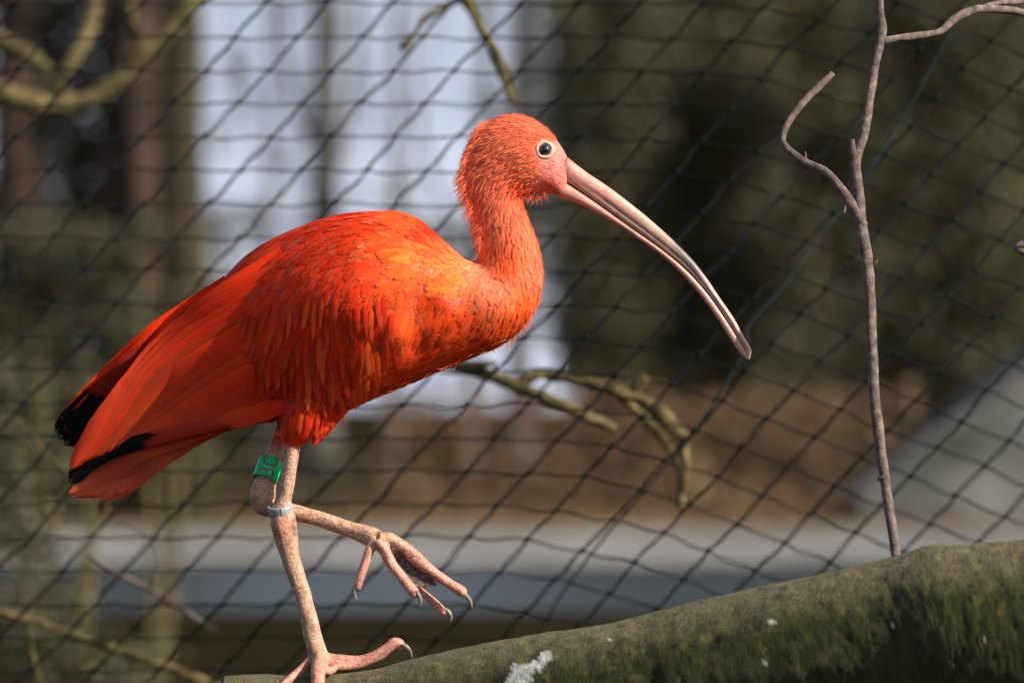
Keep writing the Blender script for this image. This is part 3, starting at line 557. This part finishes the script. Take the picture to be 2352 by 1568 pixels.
def field(xy):
    d2 = ((xy[:, None, :]-CA[None, :, :2])**2).sum(2)+60.; wt = d2**-2.0; wt /= wt.sum(1)[:, None]; return wt@CA[:, 2:]
# per-vertex colours of the naked body
n = len(me2.vertices); co = np.zeros(n*3, 'f'); me2.vertices.foreach_get('co', co); co = co.reshape(-1, 3)
rel = co-np.array(CAM); dep = rel@np.array(FWD); X2 = rel[:, 0]/dep*F+1176; Y2 = 784-(rel@np.array(UP))/dep*F
colr = np.tile(np.array((.55, .04, .015, 1.)), (n, 1)); fi = np.where(Y2 < 1030)[0]
for c0 in range(0, len(fi), 20000): ii = fi[c0:c0+20000]; colr[ii, :3] = field(np.stack([X2[ii], Y2[ii]], 1))[:, 6:9]*.85
def blend(mask, c): colr[:, :3] = colr[:, :3]*(1-mask[:, None])+np.array(c)*mask[:, None]
def sst(x, a, b): q = np.clip((x-a)/(b-a), 0, 1); return q*q*(3-2*q)
leg = sst(Y2, 1000, 1045)*((X2 > 560).astype(float)); blend(leg, (.60, .37, .25))
blend(leg*np.exp(-((Y2-1215)/38)**2)*np.exp(-((X2-655)/60)**2)*.6, (.66, .25, .15))
foot = sst(Y2, 1235, 1290)*sst(X2, 780, 850); blend(foot*.7, (.66, .27, .22)); blend(sst(Y2, 1495, 1520)*.6, (.68, .28, .22))
face = sst(X2, 1222, 1240)*(Y2 < 480).astype(float)*(Y2 > 300).astype(float); blend(face, (.80, .25, .19))
blend(face*np.exp(-((Y2-425)/22)**2-((X2-1262)/22)**2)*.7, (.8, .08, .05)); blend(face*np.exp(-((Y2-372)/22)**2-((X2-1272)/20)**2)*.5, (.85, .15, .12))
for bx, by in ((676, 1192), (676, 1212), (677, 1226)): blend(np.clip(1.6*np.exp(-((X2-bx)/6)**4-((Y2-by)/5.5)**4), 0, 1)*.8, (.16, .14, .15))
ca = me2.color_attributes.new('col', 'FLOAT_COLOR', 'POINT'); ca.data.foreach_set('color', colr.astype('f').ravel())
me2.materials.append(M['skin']); me2.polygons.foreach_set('use_smooth', [True]*len(me2.polygons))
ibis = empty('scarlet_ibis', P(733, 1545, N0), label='scarlet ibis striding along the log with one foot raised', cat='bird')
ob = bpy.data.objects.new('body', me2); COL.objects.link(ob); ob.parent = ibis; ob.matrix_parent_inverse = Matrix.Translation(-world_loc(ibis))

# ---- bill: two mandibles lofted between edge lines
def loftbill(name, A, B, W, colf, groove=None):
    """A upper edge, B lower edge (x,y), W half-width"""
    q = cr([(a[0], a[1], b[0], b[1], w_) for a, b, w_ in zip(A, B, W)], 8); ns = 32; V, Fc, C = [], [], []
    for i, (ax, ay, bx, by, wd) in enumerate(q):
        f = i/(len(q)-1)
        for k in range(ns):
            an = 2*math.pi*k/ns; c, s = math.cos(an), math.sin(an); x = (ax+bx)/2+(ax-bx)/2*c; y = (ay+by)/2+(ay-by)/2*c
            ww = wd*abs(s)**.8
            if groove: ww *= 1-groove[1]*math.exp(-((c-groove[0])/.2)**2)*min(1, f*5)
            d = shear(x)-(ww if s > 0 else -ww); V.append(P(x, y, d)); C.append((*colf(x, y, c, f), 1))
        if i:
            for k in range(ns): k2 = (k+1) % ns; Fc.append(((i-1)*ns+k, (i-1)*ns+k2, i*ns+k2, i*ns+k))
    Fc.append(tuple(reversed(range(ns)))); Fc.append(tuple(range((len(q)-1)*ns, len(q)*ns)))
    return mesh_obj(name, V, Fc, M['bill'], ibis, cols=C)
TOP = [(1302, 360), (1345, 394), (1400, 431), (1450, 469), (1500, 510), (1550, 555), (1592, 598), (1622, 637), (1652, 682), (1685, 730), (1710, 775), (1725, 802), (1722, 824)]
MID = [(1284, 408), (1330, 438), (1374, 468), (1420, 501), (1466, 533), (1515, 568), (1560, 604), (1597, 640), (1632, 682), (1664, 728), (1692, 772), (1710, 802), (1719, 825)]
BOT = [(1284, 454), (1326, 468), (1372, 491), (1414, 515), (1458, 544), (1506, 577), (1549, 613), (1585, 651), (1619, 692), (1650, 736), (1680, 783), (1702, 814), (1717, 824)]
def tune(c, s, k=.2): return tuple(a*(1-k)+b*k for a, b in zip(c, s))
def cu(x, y, c, f):
    base = tune((.74, .30, .24), (.58, .33, .25), min(1, f*5)); base = tune(base, (.42, .30, .25), .5*math.exp(-((x-1540)/110)**2))
    base = tune(base, (.66, .25, .2), max(0, .6*math.exp(-((f-.16)/.1)**2-((c-.1)/.5)**2)))
    if c > .55: base = tune(base, (.62, .43, .31), .5*min(1, f*5))
    dk = math.exp(-((x-1585)/36)**2)*(1 if c > -.1 else .2)+.4*math.exp(-((x-1560)/45)**2)*(c > .5)
    if -.5 < c < -.25: dk += .18*min(1, f*4)*(1-f*.6)
    if f < .03 and c > -.5: dk += .3
    if c < -.9: dk += .5
    if f > .93: base = (.70, .52, .36)
    return tune(base, (.09, .075, .08), min(.9, dk))
def cl(x, y, c, f):
    base = tune((.72, .28, .22), (.56, .29, .22), min(1, f*5))
    if c < -.5: base = tune(base, (.68, .27, .2), .6)
    if f > .5: base = tune(base, (.54, .36, .27), .6)
    dk = .5*(c > .86)*min(1, f*4)*(f < .92)+(.55*math.exp(-((x-1438)/5)**2)*(c < -.2)) + .45*math.exp(-((x-1450)/50)**2)*(c > .3)
    return tune(base, (.11, .08, .07), min(.9, dk))
loftbill('upper_bill', TOP, MID, [22, 20, 17, 15, 13, 12, 11, 10, 9.5, 9, 8, 6, 2], cu, groove=(-.35, .2))
loftbill('lower_bill', [(a+.3*min(i, 4), b-.6+.7*min(i, 4)) for i, (a, b) in enumerate(MID)], BOT, [20, 18, 14, 12.5, 11, 10, 9.5, 9, 8.5, 8, 7, 5, 1.5], cl)
# mouth corner crease
V, Fc = ptube([(1245, 392, shear(1245)-45, 1.6), (1262, 394, shear(1262)-43, 2), (1280, 402, shear(1280)-33, 2.2), (1292, 411, shear(1292)-23, 2)], n=5, sides=8)

# ---- eye
def surf(x, y):
    o = CAM; dr = (P(x, y, 0)-o).normalized(); h = BVH.ray_cast(o, dr); return h[0], h[1]
ec, en = surf(1251, 344); V, Fc, C = [], [], []
en = (en+Vector((0, -1, 0))*1.5).normalized(); er = 14.5*U; cen = ec-en*(er*.22)
ex = en.cross(Vector((0, 0, 1))).normalized(); ey = ex.cross(en).normalized(); nr = 26
for i in range(nr+1):
    th = math.pi*.62*i/nr
    for k in range(36):
        an = 2*math.pi*k/36; V.append(cen+(en*math.cos(th)+(ex*math.cos(an)+ey*math.sin(an))*math.sin(th))*er)
        C.append((.004, .004, .005, 1) if th < .50 else ((.03, .03, .036, 1) if th < .95 else (.03, .025, .028, 1)))
    if i:
        for k in range(36): k2 = (k+1) % 36; Fc.append(((i-1)*36+k, (i-1)*36+k2, i*36+k2, i*36+k))
mesh_obj('eye', V, Fc, M['eye'], ibis, cols=C)
V, Fc = [], []
for i in range(48):
    a1 = 2*math.pi*i/48
    for k in range(10):
        a2 = 2*math.pi*k/10; rr = 17.4*U*(1+.03*math.sin(a1*5))+4.2*U*math.cos(a2); V.append(cen+en*(er*.34+2.6*U*math.sin(a2))+(ex*math.cos(a1)+ey*math.sin(a1))*rr)
for i in range(48):
    for k in range(10): i2, k2 = (i+1) % 48, (k+1) % 10; Fc.append((i*10+k, i2*10+k, i2*10+k2, i*10+k2))
mesh_obj('eyelid', V, Fc, M['lid'], ibis)

# ---- claws and web
for pts in ([(924, 1480, -32, 6), (934, 1485, -32, 5.5), (942, 1495, -32, 4), (947, 1510, -32, 1)],
            [(816, 1344, 0, 4.5), (813, 1352, 0, 5), (814, 1364, 0, 4), (821, 1378, 0, .8)],
            [(953, 1357, -22, 5), (961, 1366, -22, 5.5), (966, 1380, -22, 4.3), (963, 1395, -22, .8)],
            [(1064, 1364, 8, 5), (1073, 1370, 8, 5.6), (1081, 1383, 8, 4.2), (1084, 1398, 8, .8)],
            [(1019, 1398, 50, 4.5), (1029, 1403, 50, 5), (1036, 1416, 50, 4), (1033, 1430, 50, .8)],
            [(733, 1645, N0-172, 6), (737, 1665, N0-172, 5), (738, 1690, N0-165, 1)], [(637, 1590, N0-86, 5), (622, 1602, N0-95, 4), (614, 1622, N0-100, 1)]):
    V, Fc = ptube(pts, n=5, sides=10); mesh_obj('claw', V, Fc, M['claw'], ibis)
tri = [(890, 1262), (905, 1290), (925, 1312), (945, 1343), (975, 1348), (1006, 1344), (985, 1318), (950, 1290), (915, 1262)]
top, bot = [], []
gx = Geo(); cxx, cyy = 942, 1312
for sg in (0, 1):
    base_i = len(gx.V); gx.V.append(P(cxx, cyy, 16+sg*3))
    for ring in (.35, .7, 1.):
        for (x, y) in tri: gx.V.append(P(cxx+(x-cxx)*ring, cyy+(y-cyy)*ring, (6+2*math.sin(x*.3)+(10 if ring < 1 else 0))*1.+sg*3))
    m = len(tri)
    for k in range(m):
        k2 = (k+1) % m; f0 = (base_i, base_i+1+k, base_i+1+k2); gx.F.append(f0 if sg else f0[::-1])
        for rr_ in range(2):
            a_ = base_i+1+rr_*m; f1 = (a_+k, a_+m+k, a_+m+k2, a_+k2); gx.F.append(f1 if sg else f1[::-1])
mesh_obj('foot_web', gx.V, gx.F, M['web'], ibis)

# ---- leg rings
def ring(name, c, axis, r0, r1, h, mat, n=48):
    ax = axis.normalized(); u_ = ax.cross(Vector((0, 1, 0))).normalized(); v_ = ax.cross(u_).normalized(); V, Fc = [], []
    prof = [(r0, -h/2), (r1-.15*(r1-r0), -h/2), (r1, -h/2+.1*h), (r1, h/2-.1*h), (r1-.15*(r1-r0), h/2), (r0, h/2)]; m = len(prof)
    for i in range(n):
        a = 2*math.pi*i/n
        for rr, zz in prof: V.append(c+(u_*math.cos(a)+v_*math.sin(a))*rr+ax*zz)
    for i in range(n):
        for k in range(m): i2, k2 = (i+1) % n, (k+1) % m; Fc.append((i*m+k, i2*m+k, i2*m+k2, i*m+k2))
    return mesh_obj(name, V, Fc, mat, ibis, smooth=False if n < 10 else True), u_, v_, ax
c = P(644, 1170, N0); ax = (P(640, 1130, N0+0)-c).normalized(); ax = (ax+Vector((-.02, -.27, 0))).normalized()
rg, u_, v_, ax = ring('leg_ring', c, ax, 24.5*U, 29.5*U, 23*U, M['alu'])
rg['label'] = 'plain silver metal ring above the hock'
vis = -v_ if v_.y > 0 else v_; dirn = (vis*math.cos(.06)-u_*0.06).normalized()
sx_ = ax.cross(dirn).normalized(); b0 = c+dirn*29.55*U; V = [b0+sx_*s1*.7*U+ax*s2*11.2*U+dirn*s3*.45*U for s3 in (-1, 1) for s1, s2 in ((-1, -1), (1, -1), (1, 1), (-1, 1))]
mesh_obj('ring_seam', V, [(3, 2, 1, 0), (4, 5, 6, 7), (0, 1, 5, 4), (1, 2, 6, 5), (2, 3, 7, 6), (3, 0, 4, 7)], M['slit'], rg, smooth=False)
pt, pb = P(624, 1056, F0-2), P(607, 1104, F0-2); c = (pt+pb)/2; ax = (pt-pb).normalized(); ax = (ax+Vector((0, .42, 0))).normalized()
gr, u_, v_, ax = ring('leg_band', c, ax, 25.5*U, 29*U, 50*U, M['green']); gr['label'] = 'green plastic band lettered BC on the raised leg'
fc = bpy.data.curves.new('letters', 'FONT'); fc.body = 'BC'; fc.size = 1.12; fc.align_x = 'CENTER'; fc.align_y = 'CENTER'; fc.offset = -.012; fc.extrude = 0; fc.resolution_u = 4; fc.space_character = 1.12
fo = bpy.data.objects.new('t', fc); COL.objects.link(fo); dg = bpy.context.evaluated_depsgraph_get(); tm = bpy.data.meshes.new_from_object(fo.evaluated_get(dg)); bpy.data.objects.remove(fo)
bmx = bmesh.new(); bmx.from_mesh(tm); bmesh.ops.triangulate(bmx, faces=bmx.faces); bmesh.ops.subdivide_edges(bmx, edges=[e for e in bmx.edges if e.calc_length() > .12], cuts=3)
vis = -v_ if v_.y > 0 else v_; sd_ = ax.cross(vis).normalized()
if sd_.x > 0: sd_ = -sd_                 # the tops of the letters point left
for vtx in bmx.verts:
    along = vtx.co.x*36*U; ang = vtx.co.y*50/29-.05; rr = 29.25*U; vtx.co = c+ax*(along+1.*U)+(vis*math.cos(ang)+sd_*math.sin(ang))*rr
lm = bpy.data.meshes.new('letters'); bmx.to_mesh(lm); lm.materials.append(M['ink']); lo = bpy.data.objects.new('letters', lm); COL.objects.link(lo)
lo.parent = gr; lo.matrix_parent_inverse = Matrix.Translation(-world_loc(ibis)); lo.matrix_parent_inverse = Matrix.Translation(-world_loc(gr))

# sample the surface
def make_plumage(V3, V2, faces, cover, thigh=False, shorten=1.):
    V3 = np.array([tuple(v) for v in V3]); V2 = np.array(V2); fa = np.array(faces)
    a, b, c, d = (V3[fa[:, i]] for i in range(4)); area = .5*np.linalg.norm(np.cross(c-a, d-b), axis=1)/U**2
    cen2 = V2[fa].mean(1)[:, :2]; fl = field(cen2); lam = area*cover/(fl[:, 2]*np.minimum(fl[:, 3], 27)); cnt = rng.poisson(lam); out = []
    idx = np.repeat(np.arange(len(fa)), cnt); s, t = rng.random(len(idx)), rng.random(len(idx))
    w4 = np.stack([(1-s)*(1-t), s*(1-t), s*t, (1-s)*t], 1)
    p3 = (V3[fa[idx]]*w4[:, :, None]).sum(1); p2 = (V2[fa[idx]]*w4[:, :, None]).sum(1)
    return p3, p2, field(p2[:, :2])
NB = .8
ROWS = np.array([0, .18, .38, .58, .76, .9, 1.])
def width_prof(v, pt):
    rnd = (np.sin(np.pi*np.clip(v, 0, 1)**.62))**.55 if 0 < v < 1 else 0.
    lan = (v**.45)*((1-v)**.75)*1.75 if 0 < v < 1 else 0.
    return max(.05 if v < .5 else .02, rnd*(1-pt)+lan*pt)
def add_feather(g, p, t, n, L, W, lift, pt, col, pale, conform, curl=0., h0=.6, bvh=None):
    s = n.cross(t).normalized(); base = len(g.V); n0 = n
    for v in ROWS:
        wv = W*.5*width_prof(float(v), pt)
        for u in (-1, -.5, 0, .5, 1):
            q_ = p+t*(L*v*U)+s*(u*wv*U+curl*L*v*v*U); hgt = (h0+lift*v**1.2-.25*abs(u)*wv*.35)*U
            if conform:
                hit = bvh.find_nearest(q_)
                if hit[0] is not None and (hit[0]-q_).length < .02: q_ = hit[0]+hit[1]*hgt; n0 = hit[1]
                else: q_ = q_+n*hgt
            else: q_ = q_+n*hgt
            g.N.append((n0*NB+n*(.3)+s*(u*.16*wv/max(W*.5, 1))+t*(.22*v)).normalized())
            g.V.append(q_); g.UV.append((.5+.5*u, float(v))); g.C.append((*col, pale))
    for i in range(len(ROWS)-1):
        for k in range(4):
            a = base+i*5+k; g.F.append((a, a+5, a+6, a+1))
LORE = [(1256, 330), (1290, 322), (1330, 360), (1300, 465), (1226, 462), (1230, 425), (1248, 405), (1240, 385), (1236, 366), (1268, 352)]
bad = lambda x, y: inpoly(x, y, LORE) or math.hypot(x-1251, y-344) < 23
def plume(g, p3, p2, fl, bvh, filt=None, gsoft=None):
    k = 0
    for i in range(len(p3)):
        x, y, dd = p2[i]
        if bad(x, y) or (filt and not filt(x, y)): continue
        dx, dy, L, W, lift, pt, cr_, cg_, cb_, pale = fl[i]
        p = Vector(p3[i]); hit = bvh.find_nearest(p); n_ = hit[1]
        W = min(W, 27); jit = random.gauss(0, .16 if W < 17 else .09); ca_, sa_ = math.cos(jit), math.sin(jit); dx, dy = dx*ca_-dy*sa_, dx*sa_+dy*ca_
        t3 = Vector((dx, 0, -dy)); t3 = (t3-n_*t3.dot(n_))
        if t3.length < .15: continue
        t3.normalize(); sc = random.uniform(.7, 1.3); tone = random.gauss(1, .09)*(1+(.22 if x < 760 else .08)*noise.noise(Vector((x*.012, y*.02, dd*.01))))
        hue = random.gauss(0, .07)+.12*noise.noise(Vector((x*.02+9, y*.03, dd*.01))); col = (min(.98, cr_*min(1.12, tone)), max(.01, cg_*tone*(1+hue*2)), max(.006, cb_*tone*(1+hue)))
        add_feather(gsoft if (gsoft is not None and W > 17 and x > 760) else g, p, t3, n_, L*sc, W*sc, lift*random.uniform(.3, .75)*(1.5 if W > 17 and x > 760 else .8), pt, col, max(0, min(1, (.25 if y > 650 and x < 1215 else .8)*pale*random.uniform(0, 1.3)**2)), True, random.uniform(-.1, .1), h0=random.uniform(.2, 1.2 if W < 17 else .6), bvh=bvh); k += 1
    return k
g = Geo(); p3, p2, fl = make_plumage(BV, B2, quadF, 4.2)
gs = Geo(); nf = plume(g, p3, p2, fl, BVH, gsoft=gs); print('contour feathers', nf)
mesh_obj('breast_plumage', gs.V, gs.F, M['softfeather'], ibis, uvs=gs.UV, cols=gs.C, nrm=gs.N, kind='stuff')
mesh_obj('body_plumage', g.V, g.F, M['feather'], ibis, uvs=g.UV, cols=g.C, nrm=g.N, kind='stuff')
# thigh sleeves: feathered tubes down to the bare legs
def sleeve(pts, cover=3.2):
    q = cr(pts, 5); V, V2, Fc = [], [], []; m = 20
    for i, (x, y, d, r) in enumerate(q):
        for k in range(m):
            an = 2*math.pi*k/m; X, D = x+r*math.cos(an), d-r*(.6 if r > 24 else 1-.4*(r-18)/6 if r > 18 else 1)*math.sin(an); V.append(P(X, y, D)); V2.append((X, y, D))
        if i:
            for k in range(m): k2 = (k+1) % m; Fc.append(((i-1)*m+k, (i-1)*m+k2, i*m+k2, i*m+k))
    b = BVHTree.FromPolygons([tuple(v) for v in V], Fc); gg = Geo(); gg_p = make_plumage(V, V2, Fc, cover); plume(gg, *gg_p, b, filt=lambda x, y: y < pts[-1][1]-34); return V, Fc, gg
allV, allF = list(BV), list(quadF)
for pts in ([(738, 850, -8, 55), (722, 915, -14, 55), (702, 965, -20, 43), (686, 1000, -16, 30), (674, 1024, N0-3, 20)], [(735, 900, 50, 50), (700, 950, 50, 36), (665, 985, 48, 24), (650, 1005, 45, 18)], [(800, 880, 10, 50), (772, 930, 5, 40), (745, 975, 0, 24), (722, 1020, -5, 5)]):
    V, Fc, gg = sleeve(pts); allV += V; allF += [tuple(i_+len(allV)-len(V) for i_ in f_) for f_ in Fc]; mesh_obj('thigh_plumage', gg.V, gg.F, M['feather'], ibis, uvs=gg.UV, cols=gg.C, nrm=gg.N, kind='stuff')
    cg_ = [(*RE, 0)]*len(V); mesh_obj('thigh', V, Fc, M['feather'], ibis, uvs=[(.5, .3)]*len(V), cols=cg_)

# ---- long feathers one by one
def long_feather(name, pts, W, col, pale=0., tip=None, pt=.35, camber=.12, lab=None, mirror=False, twist=0.):
    """pts: (x, y, d) polyline; W width; tip=(fraction, colour) black end"""
    q = cr(pts, 10); n = len(q); V, UV, C, Fc = [], [], [], []; cu_ = np.linspace(-1, 1, 7)
    seglen = np.r_[0, np.cumsum(np.linalg.norm(np.diff(q[:, :2], axis=0), axis=1))]; seg_total = seglen[-1]; seglen /= seg_total
    for i in range(n):
        a, b = q[max(i-1, 0)], q[min(i+1, n-1)]; tx, ty = b[0]-a[0], b[1]-a[1]; L = math.hypot(tx, ty); nx, ny = -ty/L, tx/L; v = float(seglen[i])
        tl = W*(1.0 if pt < .3 else 2.2); kk = min(1, (1-v)*seg_total/tl); wv = max(.6, W*.5*min(1, .5+.9*v)*(1-(1-kk)**(2.2 if pt < .3 else 1.7))**.6)
        for u in cu_:
            jag = (random.uniform(-.06, .04)*wv if abs(u) > .9 else 0)
            V.append(P(q[i][0]+nx*(u*wv+jag), q[i][1]+ny*(u*wv+jag), q[i][2]+camber*W*u*u*(1 if not mirror else -1)+twist*u*W))
            UV.append((.5+.5*u, v)); cc = col
            if tip and v+.05*noise.noise(Vector((u*4, pts[0][1], 0)))+.015*random.random()+.02*u > tip[0]: cc = tip[1]
            C.append((*cc, pale if cc is col else 0))
        if i:
            for k in range(6): a_ = (i-1)*7+k; Fc.append((a_, a_+1, a_+8, a_+7))
    o = mesh_obj(name, V, Fc, M['bigfeather'], ibis, uvs=UV, cols=C)
    if lab: o['label'] = lab
    return o
BLK = (.007, .008, .008)
for side in (1, -1):
    sdp = lambda x, dd: shear(x)-dd*side
    # far wing flight feathers seen above the near wing (built for both wings)
    if side == -1:
        for i, (rx, ry, mx_, my, ex_, ey_, wd, tp) in enumerate([(520, 640, 340, 768, 142, 968, 34, None), (520, 655, 330, 790, 148, 985, 30, None), (520, 660, 300, 840, 127, 994, 50, .78), (520, 680, 310, 850, 134, 1008, 50, .77), (530, 690, 320, 862, 148, 1022, 50, .75), (540, 700, 330, 880, 168, 1026, 50, .78), (540, 720, 340, 880, 190, 1016, 48, .80)]):
            long_feather('flight_feather', [(rx, ry, sdp(rx, 48)+i*2), ((rx+mx_)/2, (ry+my)/2-4, sdp(400, 36)+i*2), (mx_, my, sdp(mx_, 26)-i*3), ((mx_+ex_)/2-4, (my+ey_)/2+1, sdp(ex_, 22)-i*3), (ex_, ey_, sdp(ex_, 20)-i*3)], wd, RE if i < 2 else (.34, .03, .014), tip=(tp, BLK) if tp else None, lab='black tipped flight feather of the far wing' if tp else None, pt=.02, mirror=True)
    def sfd(x, y, off, fb):
        h = surf(x, y)[0]
        if h is None: return sdp(x, fb)
        d_ = ((h-CAM).dot(FWD)-DB)/U; dn = shear(x)-d_
        return shear(x)-(max(dn, min(fb, dn+14))+off)*side
    # folded secondaries and tertials
    nb = 15
    for j in range(nb):
        f = j/(nb-1); rx, ry = 610+50*f, 590+325*f; ex_, ey_ = 160+300*f**1.5, 1078-110*f**1.2
        if side == -1: ex_ += 20; ey_ -= 6
        bow = -46+60*f; mx_, my = (rx*.5+ex_*.5), (ry*.5+ey_*.5)+bow; wd = 62-14*f
        dr_, dm, dt_ = 100-16*f+6, 66-10*f, 36-8*f
        cj = tuple(a*(1-.32*random.random()) for a in RE); o = sdp
        long_feather('secondary_feather', [(rx+40, ry-10+12*f, sfd(rx+40, ry, -12, 40)), ((rx+mx_)/2+20, (ry+my)/2+bow*.22-8*(1-f), sfd((rx+mx_)/2+20, (ry+my)/2+bow*.22+16*(1-f), 3, dm+8)), (mx_, my, sfd(mx_, my+14*(1-f), 6, dm)), ((mx_*.45+ex_*.55), my*.45+ey_*.55+bow*.12, sfd(mx_*.45+ex_*.55, my*.45+ey_*.55+bow*.12, 5, (dm+dt_)/2)), (ex_, ey_, sdp(ex_, dt_))], wd, cj, pale=.12, pt=.5, camber=.10*1, mirror=(side == -1))
    # black primary strip under them
    for j, (y0, yt, xt) in enumerate(((955, 1095, 156), (962, 1108, 158))):
        long_feather('flight_feather', [(672, 925, sdp(672, 20)), (590, 955, sdp(590, 50)), (480, 977, sdp(480, 50)), (310, 1015+4*j, sdp(310, 36-2*j)), (225, 1050+4*j, sdp(225, 26)), (xt, yt, sdp(xt, 18))], 31, (.45, .035, .015), tip=(.62, BLK), pt=.2, mirror=(side == -1), lab='black ended flight feather along the wing edge')
# tail feathers
for i, (ex_, ey_, mx_, my, wd, dd) in enumerate([(156, 1134, 330, 1036, 44, 14), (166, 1142, 330, 1040, 42, 8), (182, 1142, 340, 1044, 44, 4), (205, 1142, 345, 1048, 46, 0), (231, 1150, 360, 1052, 56, -4), (262, 1138, 370, 1040, 50, -8), (190, 1120, 340, 1030, 46, -14), (170, 1120, 330, 1026, 44, -20)]):
    long_feather('tail_feather', [(600, 945, shear(600)-dd), (470, 990, shear(470)-dd), (mx_, my, shear(mx_)-dd), ((mx_+ex_)/2, (my+ey_)/2+4, shear(ex_)-dd), (ex_, ey_, shear(ex_)-dd)], wd, tuple(a*random.uniform(.8, 1) for a in (.60, .05, .022)), pale=.2, pt=.4)
BVA = BVHTree.FromPolygons([tuple(v) for v in allV], allF)
# greater coverts: pointed hanging feathers of the near wing
for row, (x0, x1, y0f, L, W, k, dd) in enumerate(((585, 860, lambda x: 830+.05*(x-585), 92, 22, 17, 9), (600, 900, lambda x: 770+.04*(x-600), 84, 20, 19, 12), (560, 900, lambda x: 712-.02*(x-560), 74, 18, 22, 11), (650, 830, lambda x: 905-.1*(x-650), 84, 18, 13, 10), (655, 760, lambda x: 950, 66, 15, 9, 8))):
    for j in range(k):
        x = x0+(x1-x0)*j/(k-1)+random.uniform(-5, 5); y = y0f(x)+random.uniform(-34, 24); rc = BVA.ray_cast(CAM, (P(x, y, 0)-CAM).normalized()); hit, nn = rc[0], rc[1]
        if hit is None: continue
        if nn.y > 0: nn = -nn
        Lj = L*random.uniform(.8, 1.2); dx = -.28+.38*(x-x0)/(x1-x0)+random.uniform(-.08, .08); gg = Geo(); base = (CAM-hit).normalized()
        t3 = Vector((dx, 0, -1)); t3 = (t3-nn*t3.dot(nn)).normalized(); tone = random.uniform(.8, 1.1)
        add_feather(gg, hit, t3, nn, Lj, W*random.uniform(.8, 1.15), dd, .75, tuple(min(.95, a*tone) for a in ((.76, .045, .013) if random.random() < .75 else OR)), random.uniform(.0, .25), True, random.uniform(-.06, .06), h0=3.5, bvh=BVA)
        mesh_obj('covert_feather', gg.V, gg.F, M['feather'], ibis, uvs=gg.UV, cols=gg.C, nrm=gg.N)
# loose wisps at nape, throat and belly edge
gw = Geo(); thr = cr([(1262, 446, 0), (1225, 448, 0), (1203, 456, 0), (1203, 480, 0), (1215, 510, 0), (1234, 560, 0), (1247, 615, 0), (1242, 680, 0), (1222, 730, 0), (1180, 775, 0), (1130, 800, 0)], 10)
def wisp(x, y, d, dx, dy, L, col):
    p = P(x, y, d); t_ = Vector((dx, random.uniform(-.35, .35), -dy)).normalized(); s_ = t_.cross(Vector((0, 1, 0))).normalized(); b = len(gw.V); bend = random.uniform(-.3, .3)
    for v in (0, .35, .7, 1):
        wv = .75*(1-v*.8); q_ = p+t_*(L*v*U)+s_*(bend*L*v*v*U)
        for u in (-1, 1): gw.V.append(q_+s_*(u*wv*U)); gw.UV.append((.5+.5*u, v)); gw.C.append((*col, .5))
    for i in range(3): a = b+2*i; gw.F.append((a, a+1, a+3, a+2))
edge = cr([(1120, 285, -.6, .3), (1098, 302, -.75, .4), (1080, 340, -.8, .5), (1066, 375, -.8, .6), (1060, 410, -.7, .75), (1072, 450, -.5, .8), (1085, 490, -.5, .8), (1098, 530, -.4, .9), (1102, 570, -.2, 1)], 12)
for k in range(1500):
    e = edge[random.randrange(len(edge))]; dd = shear(e[0])+random.gauss(0, 22)
    wisp(e[0]+random.uniform(-2, 10), e[1]+random.gauss(0, 5), dd, e[2]+random.gauss(0, .25), e[3]+random.gauss(0, .2), random.uniform(10, 24)*(1.5 if e[1] > 400 else 1), NK if random.random() < .6 else PK)
hs = [(p_, q_) for p_, q_ in zip(p3, p2) if q_[0] > 1050 and q_[1] < 640 and not bad(q_[0], q_[1])]
for k in range(2600):
    p_, q_ = random.choice(hs); f_ = field(np.array([[q_[0], q_[1]]]))[0]; h_ = BVH.find_nearest(Vector(p_)); b = len(gw.V); t_ = Vector((f_[0]+random.gauss(0, .25), 0, -f_[1]+random.gauss(0, .25))); t_ = (t_-h_[1]*t_.dot(h_[1])*.8).normalized(); s_ = h_[1].cross(t_).normalized(); L = random.uniform(.5, 1.1)*f_[2]
    cc = random.choice([NK, NK, PK])
    for v in (0, .5, 1):
        for u in (-1, 1): gw.V.append(h_[0]+t_*(L*v*U)+h_[1]*((2+4*v)*U)+s_*(u*.8*(1-v*.8)*U)); gw.UV.append((.5+.5*u, v*.6)); gw.C.append((*cc, .3))
    for i in range(2): a = b+2*i; gw.F.append((a, a+1, a+3, a+2))
for k in range(500):
    x, y, _q = thr[random.randrange(len(thr))]; x += random.uniform(-10, 1); y += random.gauss(0, 6)
    wisp(x, y, shear(x)-random.uniform(0, 25), random.gauss(0, .25), 1, random.uniform(8, 16), NK)
for k in range(900):
    f = random.random(); x = 480+260*f if random.random() < .5 else 760+420*random.random(); y = float(np.interp(x, [480, 560, 640, 760, 880, 985, 1070, 1150, 1205], [985, 972, 965, 945, 908, 862, 826, 792, 745]))
    wisp(x, y-random.uniform(0, 10), shear(x)-random.uniform(-30, 45), -.9+random.gauss(0, .15), .35+random.gauss(0, .2), random.uniform(12, 26), random.choice([RE, OR, PK]))
mesh_obj('downy_wisps', gw.V, gw.F, M['feather'], ibis, uvs=gw.UV, cols=gw.C, kind='stuff')
print('tris', sum(len(o.data.polygons)*2 for o in bpy.data.objects if o.type == 'MESH'), 'objs', len(bpy.data.objects))
